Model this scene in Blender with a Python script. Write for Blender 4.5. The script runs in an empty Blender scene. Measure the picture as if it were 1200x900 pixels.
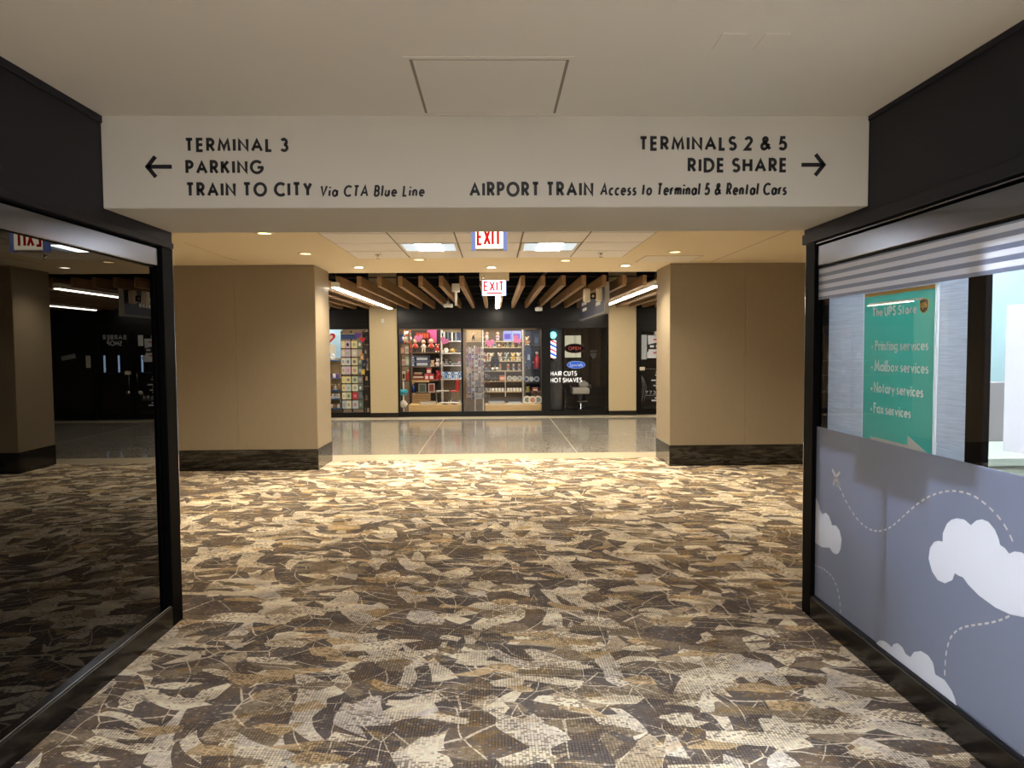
import bpy, bmesh, math, random
from mathutils import Vector, Matrix
random.seed(7)
C = bpy.context.scene.collection
SC = bpy.context.scene

# ------------------------------------------------------------------ camera, world, exposure
EYE = Vector((0.0, 0.0, 1.55))
PITCH, YAW, ROLL, FPX = 0.0494, 0.0231, 0.0073, 850.0
_f = Vector((math.sin(YAW)*math.cos(PITCH), math.cos(YAW)*math.cos(PITCH), -math.sin(PITCH)))
_r = Vector((math.cos(YAW), -math.sin(YAW), 0.0))
_d = _f.cross(_r)
AX = math.cos(ROLL)*_r + math.sin(ROLL)*_d
AD = -math.sin(ROLL)*_r + math.cos(ROLL)*_d
AF = _f
cam_data = bpy.data.cameras.new('camera')
cam_data.sensor_fit = 'HORIZONTAL'; cam_data.sensor_width = 36.0; cam_data.lens = FPX/1200*36.0
cam_data.clip_start = 0.05; cam_data.clip_end = 200
cam = bpy.data.objects.new('camera', cam_data); C.objects.link(cam)
m3 = Matrix((AX, -AD, -AF)).transposed()
cam.matrix_world = Matrix.Translation(EYE) @ m3.to_4x4()
SC.camera = cam

w = bpy.data.worlds.new('fill_light'); SC.world = w; w.use_nodes = True
w.node_tree.nodes['Background'].inputs[0].default_value = (1.0, 0.94, 0.87, 1)   # added uniform fill to brighten ceiling and beam through the open back end
w.node_tree.nodes['Background'].inputs[1].default_value = 1.1
SC.view_settings.view_transform = 'Standard'; SC.view_settings.look = 'None'
SC.view_settings.gamma = 1.0; SC.view_settings.use_curve_mapping = False
SC.view_settings.exposure = 1.32

# ------------------------------------------------------------------ measuring: photo pixel -> point on a known plane of the place
def _ray(u, v): return AX*((u-600)/FPX) + AD*((v-450)/FPX) + AF
def on_y(u, v, y): d = _ray(u, v); return EYE + d*(y/d.y)
def on_x(u, v, x): d = _ray(u, v); return EYE + d*(x/d.x)
def on_z(u, v, z): d = _ray(u, v); return EYE + d*((z-EYE.z)/d.z)

# ------------------------------------------------------------------ main dimensions (metres)
XL, XR = -1.816, 1.784          # corridor walls
BACK = -3.2                     # corridor left open here so the added fill light enters
ZC, ZH, ZF = 2.636, 2.212, 2.625
YH0, YH1 = 3.453, 4.166         # sign beam
YP0, YP1 = 9.34, 10.127         # piers of the lobby
PL, PR = -2.289, 2.264
YE = 10.36                      # lobby ceiling edge
YS = 16.5                       # shop fronts
ZS = 2.0

# ------------------------------------------------------------------ materials
def lin(c):
    if isinstance(c, str):
        c = c.lstrip('#'); c = [int(c[i:i+2], 16)/255 for i in (0, 2, 4)]
    return tuple((x/12.92 if x <= 0.04045 else ((x+0.055)/1.055)**2.4) for x in c)
MATS = {}
def new_mat(name):
    m = bpy.data.materials.new(name); m.use_nodes = True
    return m, m.node_tree, m.node_tree.nodes['Principled BSDF']
def mat(name, col, rough=0.6, metal=0.0, emit=0.0, ior=1.5, var=0.06, vscale=12.0, bump=0.0, bscale=200.0, emcol=None, coat=0.0, trans=0.0, spec=.5):
    if name in MATS: return MATS[name]
    m, nt, b = new_mat(name); c = lin(col)
    b.inputs['Roughness'].default_value = rough; b.inputs['Metallic'].default_value = metal; b.inputs['IOR'].default_value = ior
    b.inputs['Specular IOR Level'].default_value = spec; b.inputs['Coat Weight'].default_value = coat; b.inputs['Coat Roughness'].default_value = 0.05
    if var > 0:
        tc = nt.nodes.new('ShaderNodeTexCoord'); n = nt.nodes.new('ShaderNodeTexNoise'); n.inputs['Scale'].default_value = vscale; n.inputs['Detail'].default_value = 4
        nt.links.new(tc.outputs['Object'], n.inputs['Vector'])
        mx = nt.nodes.new('ShaderNodeMix'); mx.data_type = 'RGBA'
        mx.inputs[6].default_value = tuple(x*(1-var) for x in c)+(1,); mx.inputs[7].default_value = tuple(min(1, x*(1+var)) for x in c)+(1,)
        nt.links.new(n.outputs['Fac'], mx.inputs[0]); nt.links.new(mx.outputs[2], b.inputs['Base Color'])
    else: b.inputs['Base Color'].default_value = c+(1,)
    if bump > 0:
        tc = nt.nodes.new('ShaderNodeTexCoord'); n = nt.nodes.new('ShaderNodeTexNoise'); n.inputs['Scale'].default_value = bscale
        bp = nt.nodes.new('ShaderNodeBump'); bp.inputs['Strength'].default_value = bump; bp.inputs['Distance'].default_value = 0.002
        nt.links.new(tc.outputs['Object'], n.inputs['Vector']); nt.links.new(n.outputs['Fac'], bp.inputs['Height']); nt.links.new(bp.outputs['Normal'], b.inputs['Normal'])
    if emit > 0:
        b.inputs['Emission Color'].default_value = (lin(emcol) if emcol else c)+(1,); b.inputs['Emission Strength'].default_value = emit
    if trans > 0: translucent(nt, b, trans, c)
    MATS[name] = m; return m
def translucent(nt, b, k, c=None):
    t = nt.nodes.new('ShaderNodeBsdfTranslucent'); mx = nt.nodes.new('ShaderNodeMixShader'); mx.inputs[0].default_value = k
    src = b.inputs['Base Color'].links
    if src: nt.links.new(src[0].from_socket, t.inputs[0])
    else: t.inputs[0].default_value = tuple(c)+(1,)
    nt.links.new(b.outputs[0], mx.inputs[1]); nt.links.new(t.outputs[0], mx.inputs[2]); nt.links.new(mx.outputs[0], nt.nodes['Material Output'].inputs[0])

def glass_mat(name, ior=1.5, tint=(1, 1, 1)):
    m, nt, b = new_mat(name); nt.nodes.remove(b); out = nt.nodes['Material Output']
    tr = nt.nodes.new('ShaderNodeBsdfTransparent'); tr.inputs[0].default_value = tint+(1,)
    gl = nt.nodes.new('ShaderNodeBsdfGlossy'); gl.inputs['Roughness'].default_value = 0.0
    fr = nt.nodes.new('ShaderNodeFresnel'); fr.inputs[0].default_value = ior
    ge = nt.nodes.new('ShaderNodeNewGeometry'); mu = nt.nodes.new('ShaderNodeMath'); mu.operation = 'SUBTRACT'; mu.use_clamp = True
    nt.links.new(fr.outputs[0], mu.inputs[0]); nt.links.new(ge.outputs['Backfacing'], mu.inputs[1])
    mx = nt.nodes.new('ShaderNodeMixShader')
    nt.links.new(mu.outputs[0], mx.inputs[0]); nt.links.new(tr.outputs[0], mx.inputs[1]); nt.links.new(gl.outputs[0], mx.inputs[2])
    nt.links.new(mx.outputs[0], out.inputs[0]); MATS[name] = m; return m

class NT:
    """short-hand for shader graphs"""
    def __init__(s, nt): s.nt = nt
    def n(s, t, **k):
        o = s.nt.nodes.new('ShaderNode'+t)
        for a, b in k.items():
            if hasattr(o, a) and not isinstance(b, bpy.types.NodeSocket): setattr(o, a, b)
        return o
    def set(s, sock, v):
        if isinstance(v, bpy.types.NodeSocket): s.nt.links.new(v, sock)
        else: sock.default_value = v
    def math(s, op, a, b=0.0, clamp=False):
        o = s.n('Math'); o.operation = op; o.use_clamp = clamp; s.set(o.inputs[0], a); s.set(o.inputs[1], b); return o.outputs[0]
    def vmath(s, op, a, b):
        o = s.n('VectorMath'); o.operation = op; s.set(o.inputs[0], a)
        if op == 'SCALE': s.set(o.inputs['Scale'], b)
        else: s.set(o.inputs[1], b)
        return o.outputs[0]
    def mapping(s, v, rot=0.0, scale=(1, 1, 1), loc=(0, 0, 0)):
        if rot: o = s.n('Mapping'); s.set(o.inputs['Vector'], v); o.inputs['Rotation'].default_value = (0, 0, math.radians(rot)); v = o.outputs[0]
        o = s.n('Mapping'); s.set(o.inputs['Vector'], v); o.inputs['Scale'].default_value = scale; o.inputs['Location'].default_value = loc
        return o.outputs[0]
    def noise(s, v, scale, detail=2.0, rough=0.5, col=False):
        o = s.n('TexNoise'); s.set(o.inputs['Vector'], v); o.inputs['Scale'].default_value = scale; o.inputs['Detail'].default_value = detail; o.inputs['Roughness'].default_value = rough
        return o.outputs['Color'] if col else o.outputs['Fac']
    def voro(s, v, scale, feature='F1', rnd=1.0):
        o = s.n('TexVoronoi'); o.voronoi_dimensions = '2D'; o.feature = feature; s.set(o.inputs['Vector'], v); o.inputs['Scale'].default_value = scale; o.inputs['Randomness'].default_value = rnd
        return o
    def mix(s, f, a, b, blend='MIX'):
        o = s.n('Mix'); o.data_type = 'RGBA'; o.blend_type = blend; s.set(o.inputs[0], f); s.set(o.inputs[6], a); s.set(o.inputs[7], b); return o.outputs[2]
    def ramp(s, f, stops, const=True):
        o = s.n('ValToRGB'); o.color_ramp.interpolation = 'CONSTANT' if const else 'LINEAR'; s.set(o.inputs[0], f)
        e = o.color_ramp.elements
        while len(e) > 1: e.remove(e[-1])
        e[0].position = stops[0][0]; e[0].color = stops[0][1]
        for p, c in stops[1:]: k = e.new(p); k.color = c
        return o.outputs[0]
    def sep(s, c): o = s.n('SeparateColor'); s.set(o.inputs[0], c); return o.outputs
    def step(s, a, edge, soft=0.0):
        if soft == 0: return s.math('GREATER_THAN', a, edge)
        return s.math('DIVIDE', s.math('SUBTRACT', a, edge), soft, True)

def carpet_mat():
    m, nt, b = new_mat('carpet'); g = NT(nt)
    tc = g.n('TexCoord'); co = tc.outputs['Object']
    DK, DB, TN, BG, CR, GR, OC = [lin(c)+(1,) for c in ('#746b66', '#7f7165', '#a0907a', '#cab89c', '#faeed4', '#e6ddd0', '#c09852')]
    # two tiles of fine waviness bend the fragments' edges; some stay straight
    wa = g.vmath('SCALE', g.vmath('SUBTRACT', g.noise(co, 1.3, 1.0, 0.4, True), (.5, .5, .5)), 0.55)
    wb = g.vmath('SCALE', g.vmath('SUBTRACT', g.noise(g.mapping(co, loc=(7, 3, 0)), 2.2, 1.0, 0.4, True), (.5, .5, .5)), 0.30)
    ca = g.vmath('ADD', co, wa); cb = g.vmath('ADD', co, wb)
    v1 = g.sep(g.voro(g.mapping(ca, 20, (1.0, 1.5, 1)), 3.9).outputs['Color'])
    v2 = g.sep(g.voro(g.mapping(cb, -38, (1.0, 2.2, 1), (3, 1, 0)), 3.6).outputs['Color'])
    v3 = g.sep(g.voro(g.mapping(ca, 72, (0.9, 2.3, 1), (9, 4, 0)), 4.6).outputs['Color'])
    v4 = g.sep(g.voro(g.mapping(cb, 8, (0.8, 2.0, 1), (1, 8, 0)), 7.5).outputs['Color'])
    col = g.ramp(v1[0], [(0, DK), (.30, DB), (.48, TN), (.60, BG), (.78, CR), (.92, GR)])
    col = g.mix(g.step(v2[0], .62), col, CR); col = g.mix(g.step(v2[0], .88), col, BG)
    col = g.mix(g.math('LESS_THAN', v2[1], .38), col, DK)
    col = g.mix(g.step(v3[0], .74), col, g.mix(v3[2], GR, CR)); col = g.mix(g.math('LESS_THAN', v3[1], .32), col, g.mix(g.step(v3[2], .5), DK, DB))
    col = g.mix(g.step(v4[0], .84), col, CR); col = g.mix(g.math('LESS_THAN', v4[1], .13), col, TN); col = g.mix(g.step(v4[2], .94), col, g.mix(.35, OC, CR))
    # ochre streaks running across the pieces
    og = g.noise(g.mapping(cb, 0, (1.2, 2.2, 1)), 3.4, 3.0, 0.6)
    col = g.mix(g.math('MULTIPLY', g.step(og, .60, .06), .42), col, OC)
    # thin drawn lines
    for sc, wd, loc, msk in ((1.9, .010, (2, 6, 0), .47), (3.1, .014, (5, 1, 0), .50), (6.0, .020, (8, 3, 0), .58)):
        e = g.voro(g.mapping(ca, 35*sc, (1, 1.9, 1), loc), sc, 'DISTANCE_TO_EDGE').outputs['Distance']
        ln = g.math('MULTIPLY', g.math('LESS_THAN', e, wd), g.step(g.noise(g.mapping(co, loc=loc), 2.0), msk, .03))
        col = g.mix(g.math('MULTIPLY', ln, .8), col, CR)
    arcs = g.n('TexWave'); arcs.wave_type = 'RINGS'; arcs.inputs['Scale'].default_value = 3.0; arcs.inputs['Distortion'].default_value = 7.0; arcs.inputs['Detail Scale'].default_value = .8; g.set(arcs.inputs['Vector'], g.mapping(co, 12, (1, 1.3, 1)))
    am = g.math('MULTIPLY', g.math('GREATER_THAN', arcs.outputs['Fac'], .985), g.step(g.noise(g.mapping(co, loc=(4, 4, 0)), 1.7), .56, .02))
    col = g.mix(g.math('MULTIPLY', am, .8), col, CR)
    # the loop pile: tufts in rows, each with its own yarn shade, dark gaps between
    sn = g.n('VectorMath'); sn.operation = 'SNAP'; g.set(sn.inputs[0], co); sn.inputs[1].default_value = (.013, .010, 1)
    wn = g.n('TexWhiteNoise'); wn.noise_dimensions = '2D'; g.set(wn.inputs['Vector'], sn.outputs[0]); rv = wn.outputs['Value']
    mo = g.noise(g.mapping(cb, 0, (1, 1.6, 1), (3, 9, 0)), 3.4, 3.0, .6)      # how mixed the yarns are here
    col = g.mix(g.math('MULTIPLY', g.math('LESS_THAN', rv, g.math('MULTIPLY', g.step(mo, .44, .22), .55)), .6), col, g.mix(g.step(g.noise(co, 2.3), .5), DB, g.mix(.5, OC, DB)))
    col = g.mix(g.math('MULTIPLY', g.math('GREATER_THAN', rv, .93), .35), col, BG)
    lum = g.ramp(rv, [(0, (.85, .85, .85, 1)), (1, (1.40, 1.40, 1.40, 1))], False)
    col = g.mix(.8, col, lum, 'MULTIPLY')
    br = g.n('TexBrick'); g.set(br.inputs['Vector'], co); br.offset = 0.0; br.inputs['Scale'].default_value = 1.0
    br.inputs['Brick Width'].default_value = .013; br.inputs['Row Height'].default_value = .010; br.inputs['Mortar Size'].default_value = .0019; br.inputs['Mortar Smooth'].default_value = .2
    br.inputs['Color1'].default_value = (1, 1, 1, 1); br.inputs['Color2'].default_value = (.92, .92, .92, 1); br.inputs['Mortar'].default_value = (.34, .30, .26, 1)
    tm = g.step(g.noise(g.mapping(co, 0, (1, 2, 1), (2, 2, 0)), 3.0, 2.0), .38, .18)
    col = g.mix(g.math('MULTIPLY', tm, .85), col, br.outputs['Color'], 'MULTIPLY')
    # wear streaks across the weave
    ws_ = g.noise(g.mapping(co, 0, (3.0, 14, 1), (6, 0, 0)), 2.0, 4, .65)
    col = g.mix(g.math('MULTIPLY', g.step(ws_, .55, .1), .25), col, g.mix(.5, col, DB))
    sp = g.noise(co, 160, 2.0, .7)
    g.set(b.inputs['Base Color'], col); b.inputs['Roughness'].default_value = .95; b.inputs['Specular IOR Level'].default_value = .15
    bp = g.n('Bump'); bp.inputs['Strength'].default_value = .35; bp.inputs['Distance'].default_value = .004; g.set(bp.inputs['Height'], sp); g.set(b.inputs['Normal'], bp.outputs[0])
    return m

def terrazzo_mat():
    m, nt, b = new_mat('terrazzo'); g = NT(nt); co = g.n('TexCoord').outputs['Object']
    v = g.sep(g.voro(co, 70).outputs['Color'])
    col = g.ramp(v[0], [(0, lin('#8d877d')+(1,)), (.5, lin('#aaa499')+(1,)), (.85, lin('#c2bbb0')+(1,))])
    col = g.mix(.45, col, g.mix(g.noise(co, 1.2, 3), lin('#9a9489')+(1,), lin('#aea79c')+(1,)))
    g.set(b.inputs['Base Color'], col); b.inputs['Roughness'].default_value = .10; b.inputs['IOR'].default_value = 1.55
    return m
def wood_mat(name, c0, c1, axis_scale=(1, 1, 1), rough=.5, scale=3.0):
    m, nt, b = new_mat(name); g = NT(nt); co = g.n('TexCoord').outputs['Object']
    mp = g.n('Mapping'); g.set(mp.inputs[0], co); mp.inputs['Scale'].default_value = axis_scale
    f = g.noise(mp.outputs[0], scale, 6, .65)
    g.set(b.inputs['Base Color'], g.ramp(f, [(.3, lin(c0)+(1,)), (.7, lin(c1)+(1,))], False)); b.inputs['Roughness'].default_value = rough
    MATS[name] = m; return m
def panel_mat():      # woven vinyl wall covering of the piers
    m, nt, b = new_mat('pier_vinyl'); g = NT(nt); co = g.n('TexCoord').outputs['Object']
    mp = g.n('Mapping'); g.set(mp.inputs[0], co); mp.inputs['Scale'].default_value = (40, 40, 1.5)
    f = g.noise(mp.outputs[0], 6, 3); f2 = g.noise(co, 1.4, 3)
    col = g.mix(f, lin('#968a76')+(1,), lin('#a79b86')+(1,)); col = g.mix(g.math('MULTIPLY', f2, .25), col, lin('#867a66')+(1,))
    g.set(b.inputs['Base Color'], col); b.inputs['Roughness'].default_value = .42
    bp = g.n('Bump'); bp.inputs['Strength'].default_value = .12; bp.inputs['Distance'].default_value = .002; g.set(bp.inputs['Height'], f); g.set(b.inputs['Normal'], bp.outputs[0])
    return m
def brushed_mat():
    m, nt, b = new_mat('brushed_silver'); g = NT(nt); co = g.n('TexCoord').outputs['Object']
    mp = g.n('Mapping'); g.set(mp.inputs[0], co); mp.inputs['Scale'].default_value = (1, 3, 160)
    f = g.noise(mp.outputs[0], 2.0, 4, .7)
    g.set(b.inputs['Base Color'], g.ramp(f, [(.3, lin('#aab2bc')+(1,)), (.7, lin('#d3dae2')+(1,))], False)); b.inputs['Roughness'].default_value = .45; b.inputs['Metallic'].default_value = 0.0; translucent(nt, b, .42)
    return m

M = {}
M['carpet'] = carpet_mat(); M['terrazzo'] = terrazzo_mat(); M['vinyl'] = panel_mat(); M['brushed'] = brushed_mat()
M['cream_strip'] = mat('cream_strip', '#d9ccb2', .25, vscale=30)
M['ceil'] = mat('ceiling_paint', '#e4ddd0', .85, var=.02, vscale=3)
M['ceil2'] = mat('lobby_ceiling_paint', '#e6d8bc', .85, var=.02, vscale=3)
M['tile'] = mat('ceiling_tile', '#f0eeee', .9, var=.05, vscale=90, bump=.3, bscale=300)
M['tbar'] = mat('tbar_grey', '#7d776d', .8)  # grey of the T-bar grid seen between the tiles
M['ink'] = mat('black_vinyl', '#121116', .5, var=.02)
M['fascia'] = mat('dark_fascia', '#1c1c25', .5, var=.05, vscale=4, spec=.25)
M['black'] = mat('black_metal', '#060608', .5, var=.03, spec=.05)
M['blackbase'] = mat('black_base', '#141211', .20, var=.25, vscale=6)
M['rail'] = mat('satin_rail', '#7c7f8a', .20, metal=1.0, var=.06, vscale=3)
M['chrome'] = mat('chrome', '#dcdcdc', .12, metal=1.0, var=0)
M['darkglass'] = mat('dark_glass', '#030303', .0, ior=1.52, var=0)
M['glass'] = glass_mat('window_glass'); M['shopglass'] = glass_mat('shop_glass', 1.45)
M['film'] = mat('grey_film', '#a9b2c6', .35, var=.02, vscale=2, trans=.42)
M['filmwhite'] = mat('white_film', '#f4f6fc', .35, var=.01, trans=.42)
M['teal'] = mat('teal_board', '#58b3aa', .4, var=.03, trans=.45)
M['print'] = mat('white_print', '#f6f7fa', .4, var=.01)
M['white'] = mat('white_plastic', '#e4e2dc', .5, var=.02)
M['warmwhite'] = mat('warm_white', '#d9cfba', .6, var=.03)
M['gold'] = mat('gold_print', '#d2a43a', .4, var=.02)
M['brownprint'] = mat('brown_print', '#2c1a10', .4, var=.02)
M['wood'] = wood_mat('baffle_wood', '#7d5f40', '#a98559', (6, .6, 6), .5)
M['oak'] = wood_mat('oak_plinth', '#caa468', '#dfbf86', (1, 8, 14), .45)
M['plenum'] = mat('plenum_black', '#0b0b0c', .9, var=.1)
M['shopblack'] = mat('shop_front_black', '#0b0a09', .30, var=.08, ior=1.35)
M['pierbeige'] = mat('shop_pier_beige', '#c6b38e', .5, var=.05, vscale=20)
M['beige'] = mat('shop_wall_beige', '#c9b591', .7, var=.05)
M['red'] = mat('exit_red', '#c4101c', .4, emit=.35, var=0)
M['lamp'] = mat('lamp_lens', '#fff3dc', .4, emit=9.0, var=0)
M['lampwarm'] = mat('lamp_lens_warm', '#ffdf9e', .4, emit=2.2, var=0)
M['added_lens'] = mat('added_troffer_lens', '#f8f8ff', .4, emit=18.0, var=0)
M['troffer'] = mat('troffer_lens', '#f4fbff', .4, emit=9.0, var=0)
M['linear'] = mat('linear_lens', '#fff4e0', .4, emit=20.0, var=0)

# ------------------------------------------------------------------ mesh building
class MB:
    def __init__(s): s.v = []; s.f = []
    def add(s, vs, fs):
        o = len(s.v); s.v += [tuple(v) for v in vs]; s.f += [tuple(i+o for i in f) for f in fs]; return s
    def box(s, x0, x1, y0, y1, z0, z1, b=0.0):
        x0, x1 = sorted((x0, x1)); y0, y1 = sorted((y0, y1)); z0, z1 = sorted((z0, z1))
        if b <= 0:
            return s.add([(x, y, z) for z in (z0, z1) for y in (y0, y1) for x in (x0, x1)],
                         [(0, 2, 3, 1), (4, 5, 7, 6), (0, 1, 5, 4), (2, 6, 7, 3), (0, 4, 6, 2), (1, 3, 7, 5)])
        b = min(b, (x1-x0)/2.01, (y1-y0)/2.01, (z1-z0)/2.01)   # chamfered box
        bm = bmesh.new(); bmesh.ops.create_cube(bm, size=1.0)
        for v in bm.verts: v.co = Vector(((x0+x1)/2+v.co.x*(x1-x0), (y0+y1)/2+v.co.y*(y1-y0), (z0+z1)/2+v.co.z*(z1-z0)))
        bmesh.ops.bevel(bm, geom=bm.edges[:], offset=b, segments=1, affect='EDGES'); bm.verts.index_update()
        s.add([v.co[:] for v in bm.verts], [[v.index for v in f.verts] for f in bm.faces]); bm.free(); return s
    def prism(s, pts, fn, t):
        """polygon pts (a,b) extruded by t; fn(a,b,d) -> xyz"""
        n = len(pts); a = sum(pts[i][0]*pts[(i+1) % n][1]-pts[(i+1) % n][0]*pts[i][1] for i in range(n))
        if a < 0: pts = pts[::-1]
        vs = [fn(p[0], p[1], t) for p in pts]+[fn(p[0], p[1], 0) for p in pts]
        return s.add(vs, [tuple(range(n)), tuple(range(2*n-1, n-1, -1))]+[(i, i+n, (i+1) % n+n, (i+1) % n) for i in range(n)])
    def lathe(s, prof, c=(0, 0, 0), n=20, axis='z', cap=True):
        vs = []
        for r, h in prof:
            for i in range(n):
                a = 2*math.pi*i/n; p = (r*math.cos(a), r*math.sin(a), h)
                if axis == 'y': p = (p[0], p[2], p[1])
                elif axis == 'x': p = (p[2], p[0], p[1])
                vs.append((p[0]+c[0], p[1]+c[1], p[2]+c[2]))
        k = len(prof); fs = [(j*n+i, j*n+(i+1) % n, (j+1)*n+(i+1) % n, (j+1)*n+i) for j in range(k-1) for i in range(n)]
        if cap: fs += [tuple(range(n-1, -1, -1)), tuple(range((k-1)*n, k*n))]
        return s.add(vs, fs)
    def ball(s, c, rx, ry=None, rz=None, n=10, m=7):
        ry = ry or rx; rz = rz or rx
        vs = [(c[0], c[1], c[2]-rz)]
        for j in range(1, m):
            t = math.pi*j/m
            for i in range(n): a = 2*math.pi*i/n; vs.append((c[0]+rx*math.sin(t)*math.cos(a), c[1]+ry*math.sin(t)*math.sin(a), c[2]-rz*math.cos(t)))
        vs.append((c[0], c[1], c[2]+rz)); L = len(vs)-1
        fs = [(0, 1+(i+1) % n, 1+i) for i in range(n)]
        for j in range(m-2): fs += [(1+j*n+i, 1+j*n+(i+1) % n, 1+(j+1)*n+(i+1) % n, 1+(j+1)*n+i) for i in range(n)]
        fs += [(1+(m-2)*n+i, 1+(m-2)*n+(i+1) % n, L) for i in range(n)]
        return s.add(vs, fs)
    def tube(s, pts, r, n=8):
        pts = [Vector(p) for p in pts]; rr = r if isinstance(r, (list, tuple)) else [r]*len(pts); vs = []
        for i, p in enumerate(pts):
            d = (pts[min(i+1, len(pts)-1)]-pts[max(i-1, 0)]).normalized()
            u = d.cross(Vector((0, 0, 1)) if abs(d.z) < .9 else Vector((1, 0, 0))).normalized(); w_ = d.cross(u)
            for k in range(n): a = 2*math.pi*k/n; vs.append(p+rr[i]*(math.cos(a)*u+math.sin(a)*w_))
        fs = [(j*n+i, j*n+(i+1) % n, (j+1)*n+(i+1) % n, (j+1)*n+i) for j in range(len(pts)-1) for i in range(n)]
        fs += [tuple(range(n-1, -1, -1)), tuple(range((len(pts)-1)*n, len(pts)*n))]
        return s.add(vs, fs)
    def build(s, name, m, parent=None, smooth=False, loc=None):
        me = bpy.data.meshes.new(name); me.from_pydata(s.v, [], s.f)
        bm = bmesh.new(); bm.from_mesh(me); bmesh.ops.recalc_face_normals(bm, faces=bm.faces[:]); bm.to_mesh(me); bm.free()
        me.materials.append(m if not isinstance(m, str) else M[m])
        if smooth: me.polygons.foreach_set('use_smooth', [True]*len(me.polygons))
        o = bpy.data.objects.new(name, me); C.objects.link(o)
        if parent: o.parent = parent
        if loc: o.location = loc
        return o
def bx(name, d, m, parent=None, b=0.0): return MB().box(*d, b).build(name, m, parent)
def tag(o, label=None, cat=None, group=None, kind=None):
    if label: o['label'] = label
    if cat: o['category'] = cat
    if group: o['group'] = group
    if kind: o['kind'] = kind
    return o
def thing(name, loc, label, cat, group=None, rz=0.0):
    o = bpy.data.objects.new(name, None); C.objects.link(o); o.location = loc; o.rotation_euler = (0, 0, rz); o.empty_display_size = .1
    return tag(o, label, cat, group)
def struct(o, label, cat): return tag(o, label, cat, kind='structure')
def group_root(name, label, cat):
    o = bpy.data.objects.new(name, None); C.objects.link(o); return struct(o, label, cat)
def dup(root):
    r = root.copy(); C.objects.link(r)
    for ch in list(root.children):
        c = ch.copy(); C.objects.link(c); c.parent = r
        for g_ in ch.children: d = g_.copy(); C.objects.link(d); d.parent = c
    return r

# ------------------------------------------------------------------ lettering: a small geometric stroke alphabet (cap height 1)
def arc(cx, cy, rx, ry, a0, a1, n=14): return [(cx+rx*math.cos(math.radians(a0+(a1-a0)*i/n)), cy+ry*math.sin(math.radians(a0+(a1-a0)*i/n))) for i in range(n+1)]
GL = {}
def gl(ch, w, *st): GL[ch] = (w, st)
gl('A', .80, [(0, 0), (.40, 1), (.80, 0)], [(.13, .33), (.67, .33)])
gl('B', .50, [(0, 0), (0, 1), (.22, 1)]+arc(.22, .765, .235, .235, 90, -90)+[(0, .53)], [(.22, .53)]+arc(.235, .265, .265, .265, 90, -90)+[(0, 0)])
gl('C', .80, arc(.5, .5, .5, .5, 48, 312, 22))
gl('D', .72, [(0, 0), (0, 1), (.22, 1)]+arc(.22, .5, .5, .5, 90, -90, 20)+[(0, 0)])
gl('E', .44, [(.44, 1), (0, 1), (0, 0), (.44, 0)], [(0, .52), (.42, .52)])
gl('F', .42, [(.42, 1), (0, 1), (0, 0)], [(0, .52), (.40, .52)])
gl('G', .98, arc(.5, .5, .5, .5, 45, 352, 24)+[(.98, .47), (.56, .47)])
gl('H', .62, [(0, 0), (0, 1)], [(.62, 0), (.62, 1)], [(0, .52), (.62, .52)])
gl('I', .0, [(0, 0), (0, 1)])
gl('K', .56, [(0, 0), (0, 1)], [(.52, 1), (.02, .46)], [(.17, .62), (.56, 0)])
gl('L', .40, [(0, 1), (0, 0), (.40, 0)])
gl('M', .90, [(0, 0), (.12, 1), (.45, .2), (.78, 1), (.90, 0)])
gl('N', .68, [(0, 0), (0, 1), (.68, 0), (.68, 1)])
gl('O', 1.0, arc(.5, .5, .5, .5, 90, 450, 30))
gl('P', .48, [(0, 0), (0, 1), (.21, 1)]+arc(.21, .735, .265, .265, 90, -90)+[(0, .47)])
gl('R', .52, [(0, 0), (0, 1), (.21, 1)]+arc(.21, .735, .265, .265, 90, -90)+[(0, .47)], [(.21, .47), (.52, 0)])
gl('S', .50, arc(.255, .755, .235, .245, 35, 250, 14)+arc(.245, .255, .255, .255, 75, -150, 16))
gl('T', .54, [(0, 1), (.54, 1)], [(.27, 1), (.27, 0)])
gl('U', .58, [(0, 1), (0, .29)]+arc(.29, .29, .29, .29, 180, 360)+[(.58, 1)])
gl('V', .70, [(0, 1), (.35, 0), (.70, 1)])
gl('X', .62, [(0, 0), (.62, 1)], [(0, 1), (.62, 0)])
gl('Y', .60, [(0, 1), (.30, .48), (.60, 1)], [(.30, .48), (.30, 0)])
gl('2', .52, arc(.26, .74, .25, .25, 165, -35, 14)+[(0, 0), (.52, 0)])
gl('3', .48, arc(.22, .76, .22, .24, 150, -90, 12), arc(.22, .26, .26, .26, 90, -150, 14))
gl('5', .50, [(.46, 1), (.12, 1), (.05, .55)]+arc(.22, .31, .28, .30, 100, -150, 14))
gl('6', .52, [(.36, 1), (.06, .42)], arc(.26, .28, .26, .28, 0, 360, 18))
gl('7', .50, [(0, 1), (.50, 1), (.14, 0)])
gl('8', .48, arc(.24, .76, .21, .23, 0, 360, 16), arc(.24, .27, .25, .26, 0, 360, 16))
gl('&', .74, [(.74, .02), (.20, .68)]+arc(.33, .82, .16, .17, 215, -20, 10)+[(.40, .62), (.14, .44)]+arc(.22, .25, .21, .24, 120, 300, 12)+[(.46, .14), (.66, .46)])
gl('-', .3, [(0, .42), (.3, .42)])
X_ = .58
gl('a', .54, arc(.27, .28, .27, .29, 0, 360, 20), [(.54, 0), (.54, X_)])
gl('b', .54, [(0, 0), (0, 1.05)], arc(.27, .28, .27, .29, 0, 360, 20))
gl('c', .44, arc(.27, .29, .27, .29, 50, 310, 16))
gl('e', .52, [(.02, .30), (.52, .30)]+arc(.27, .29, .26, .29, 5, 315, 18))
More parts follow.
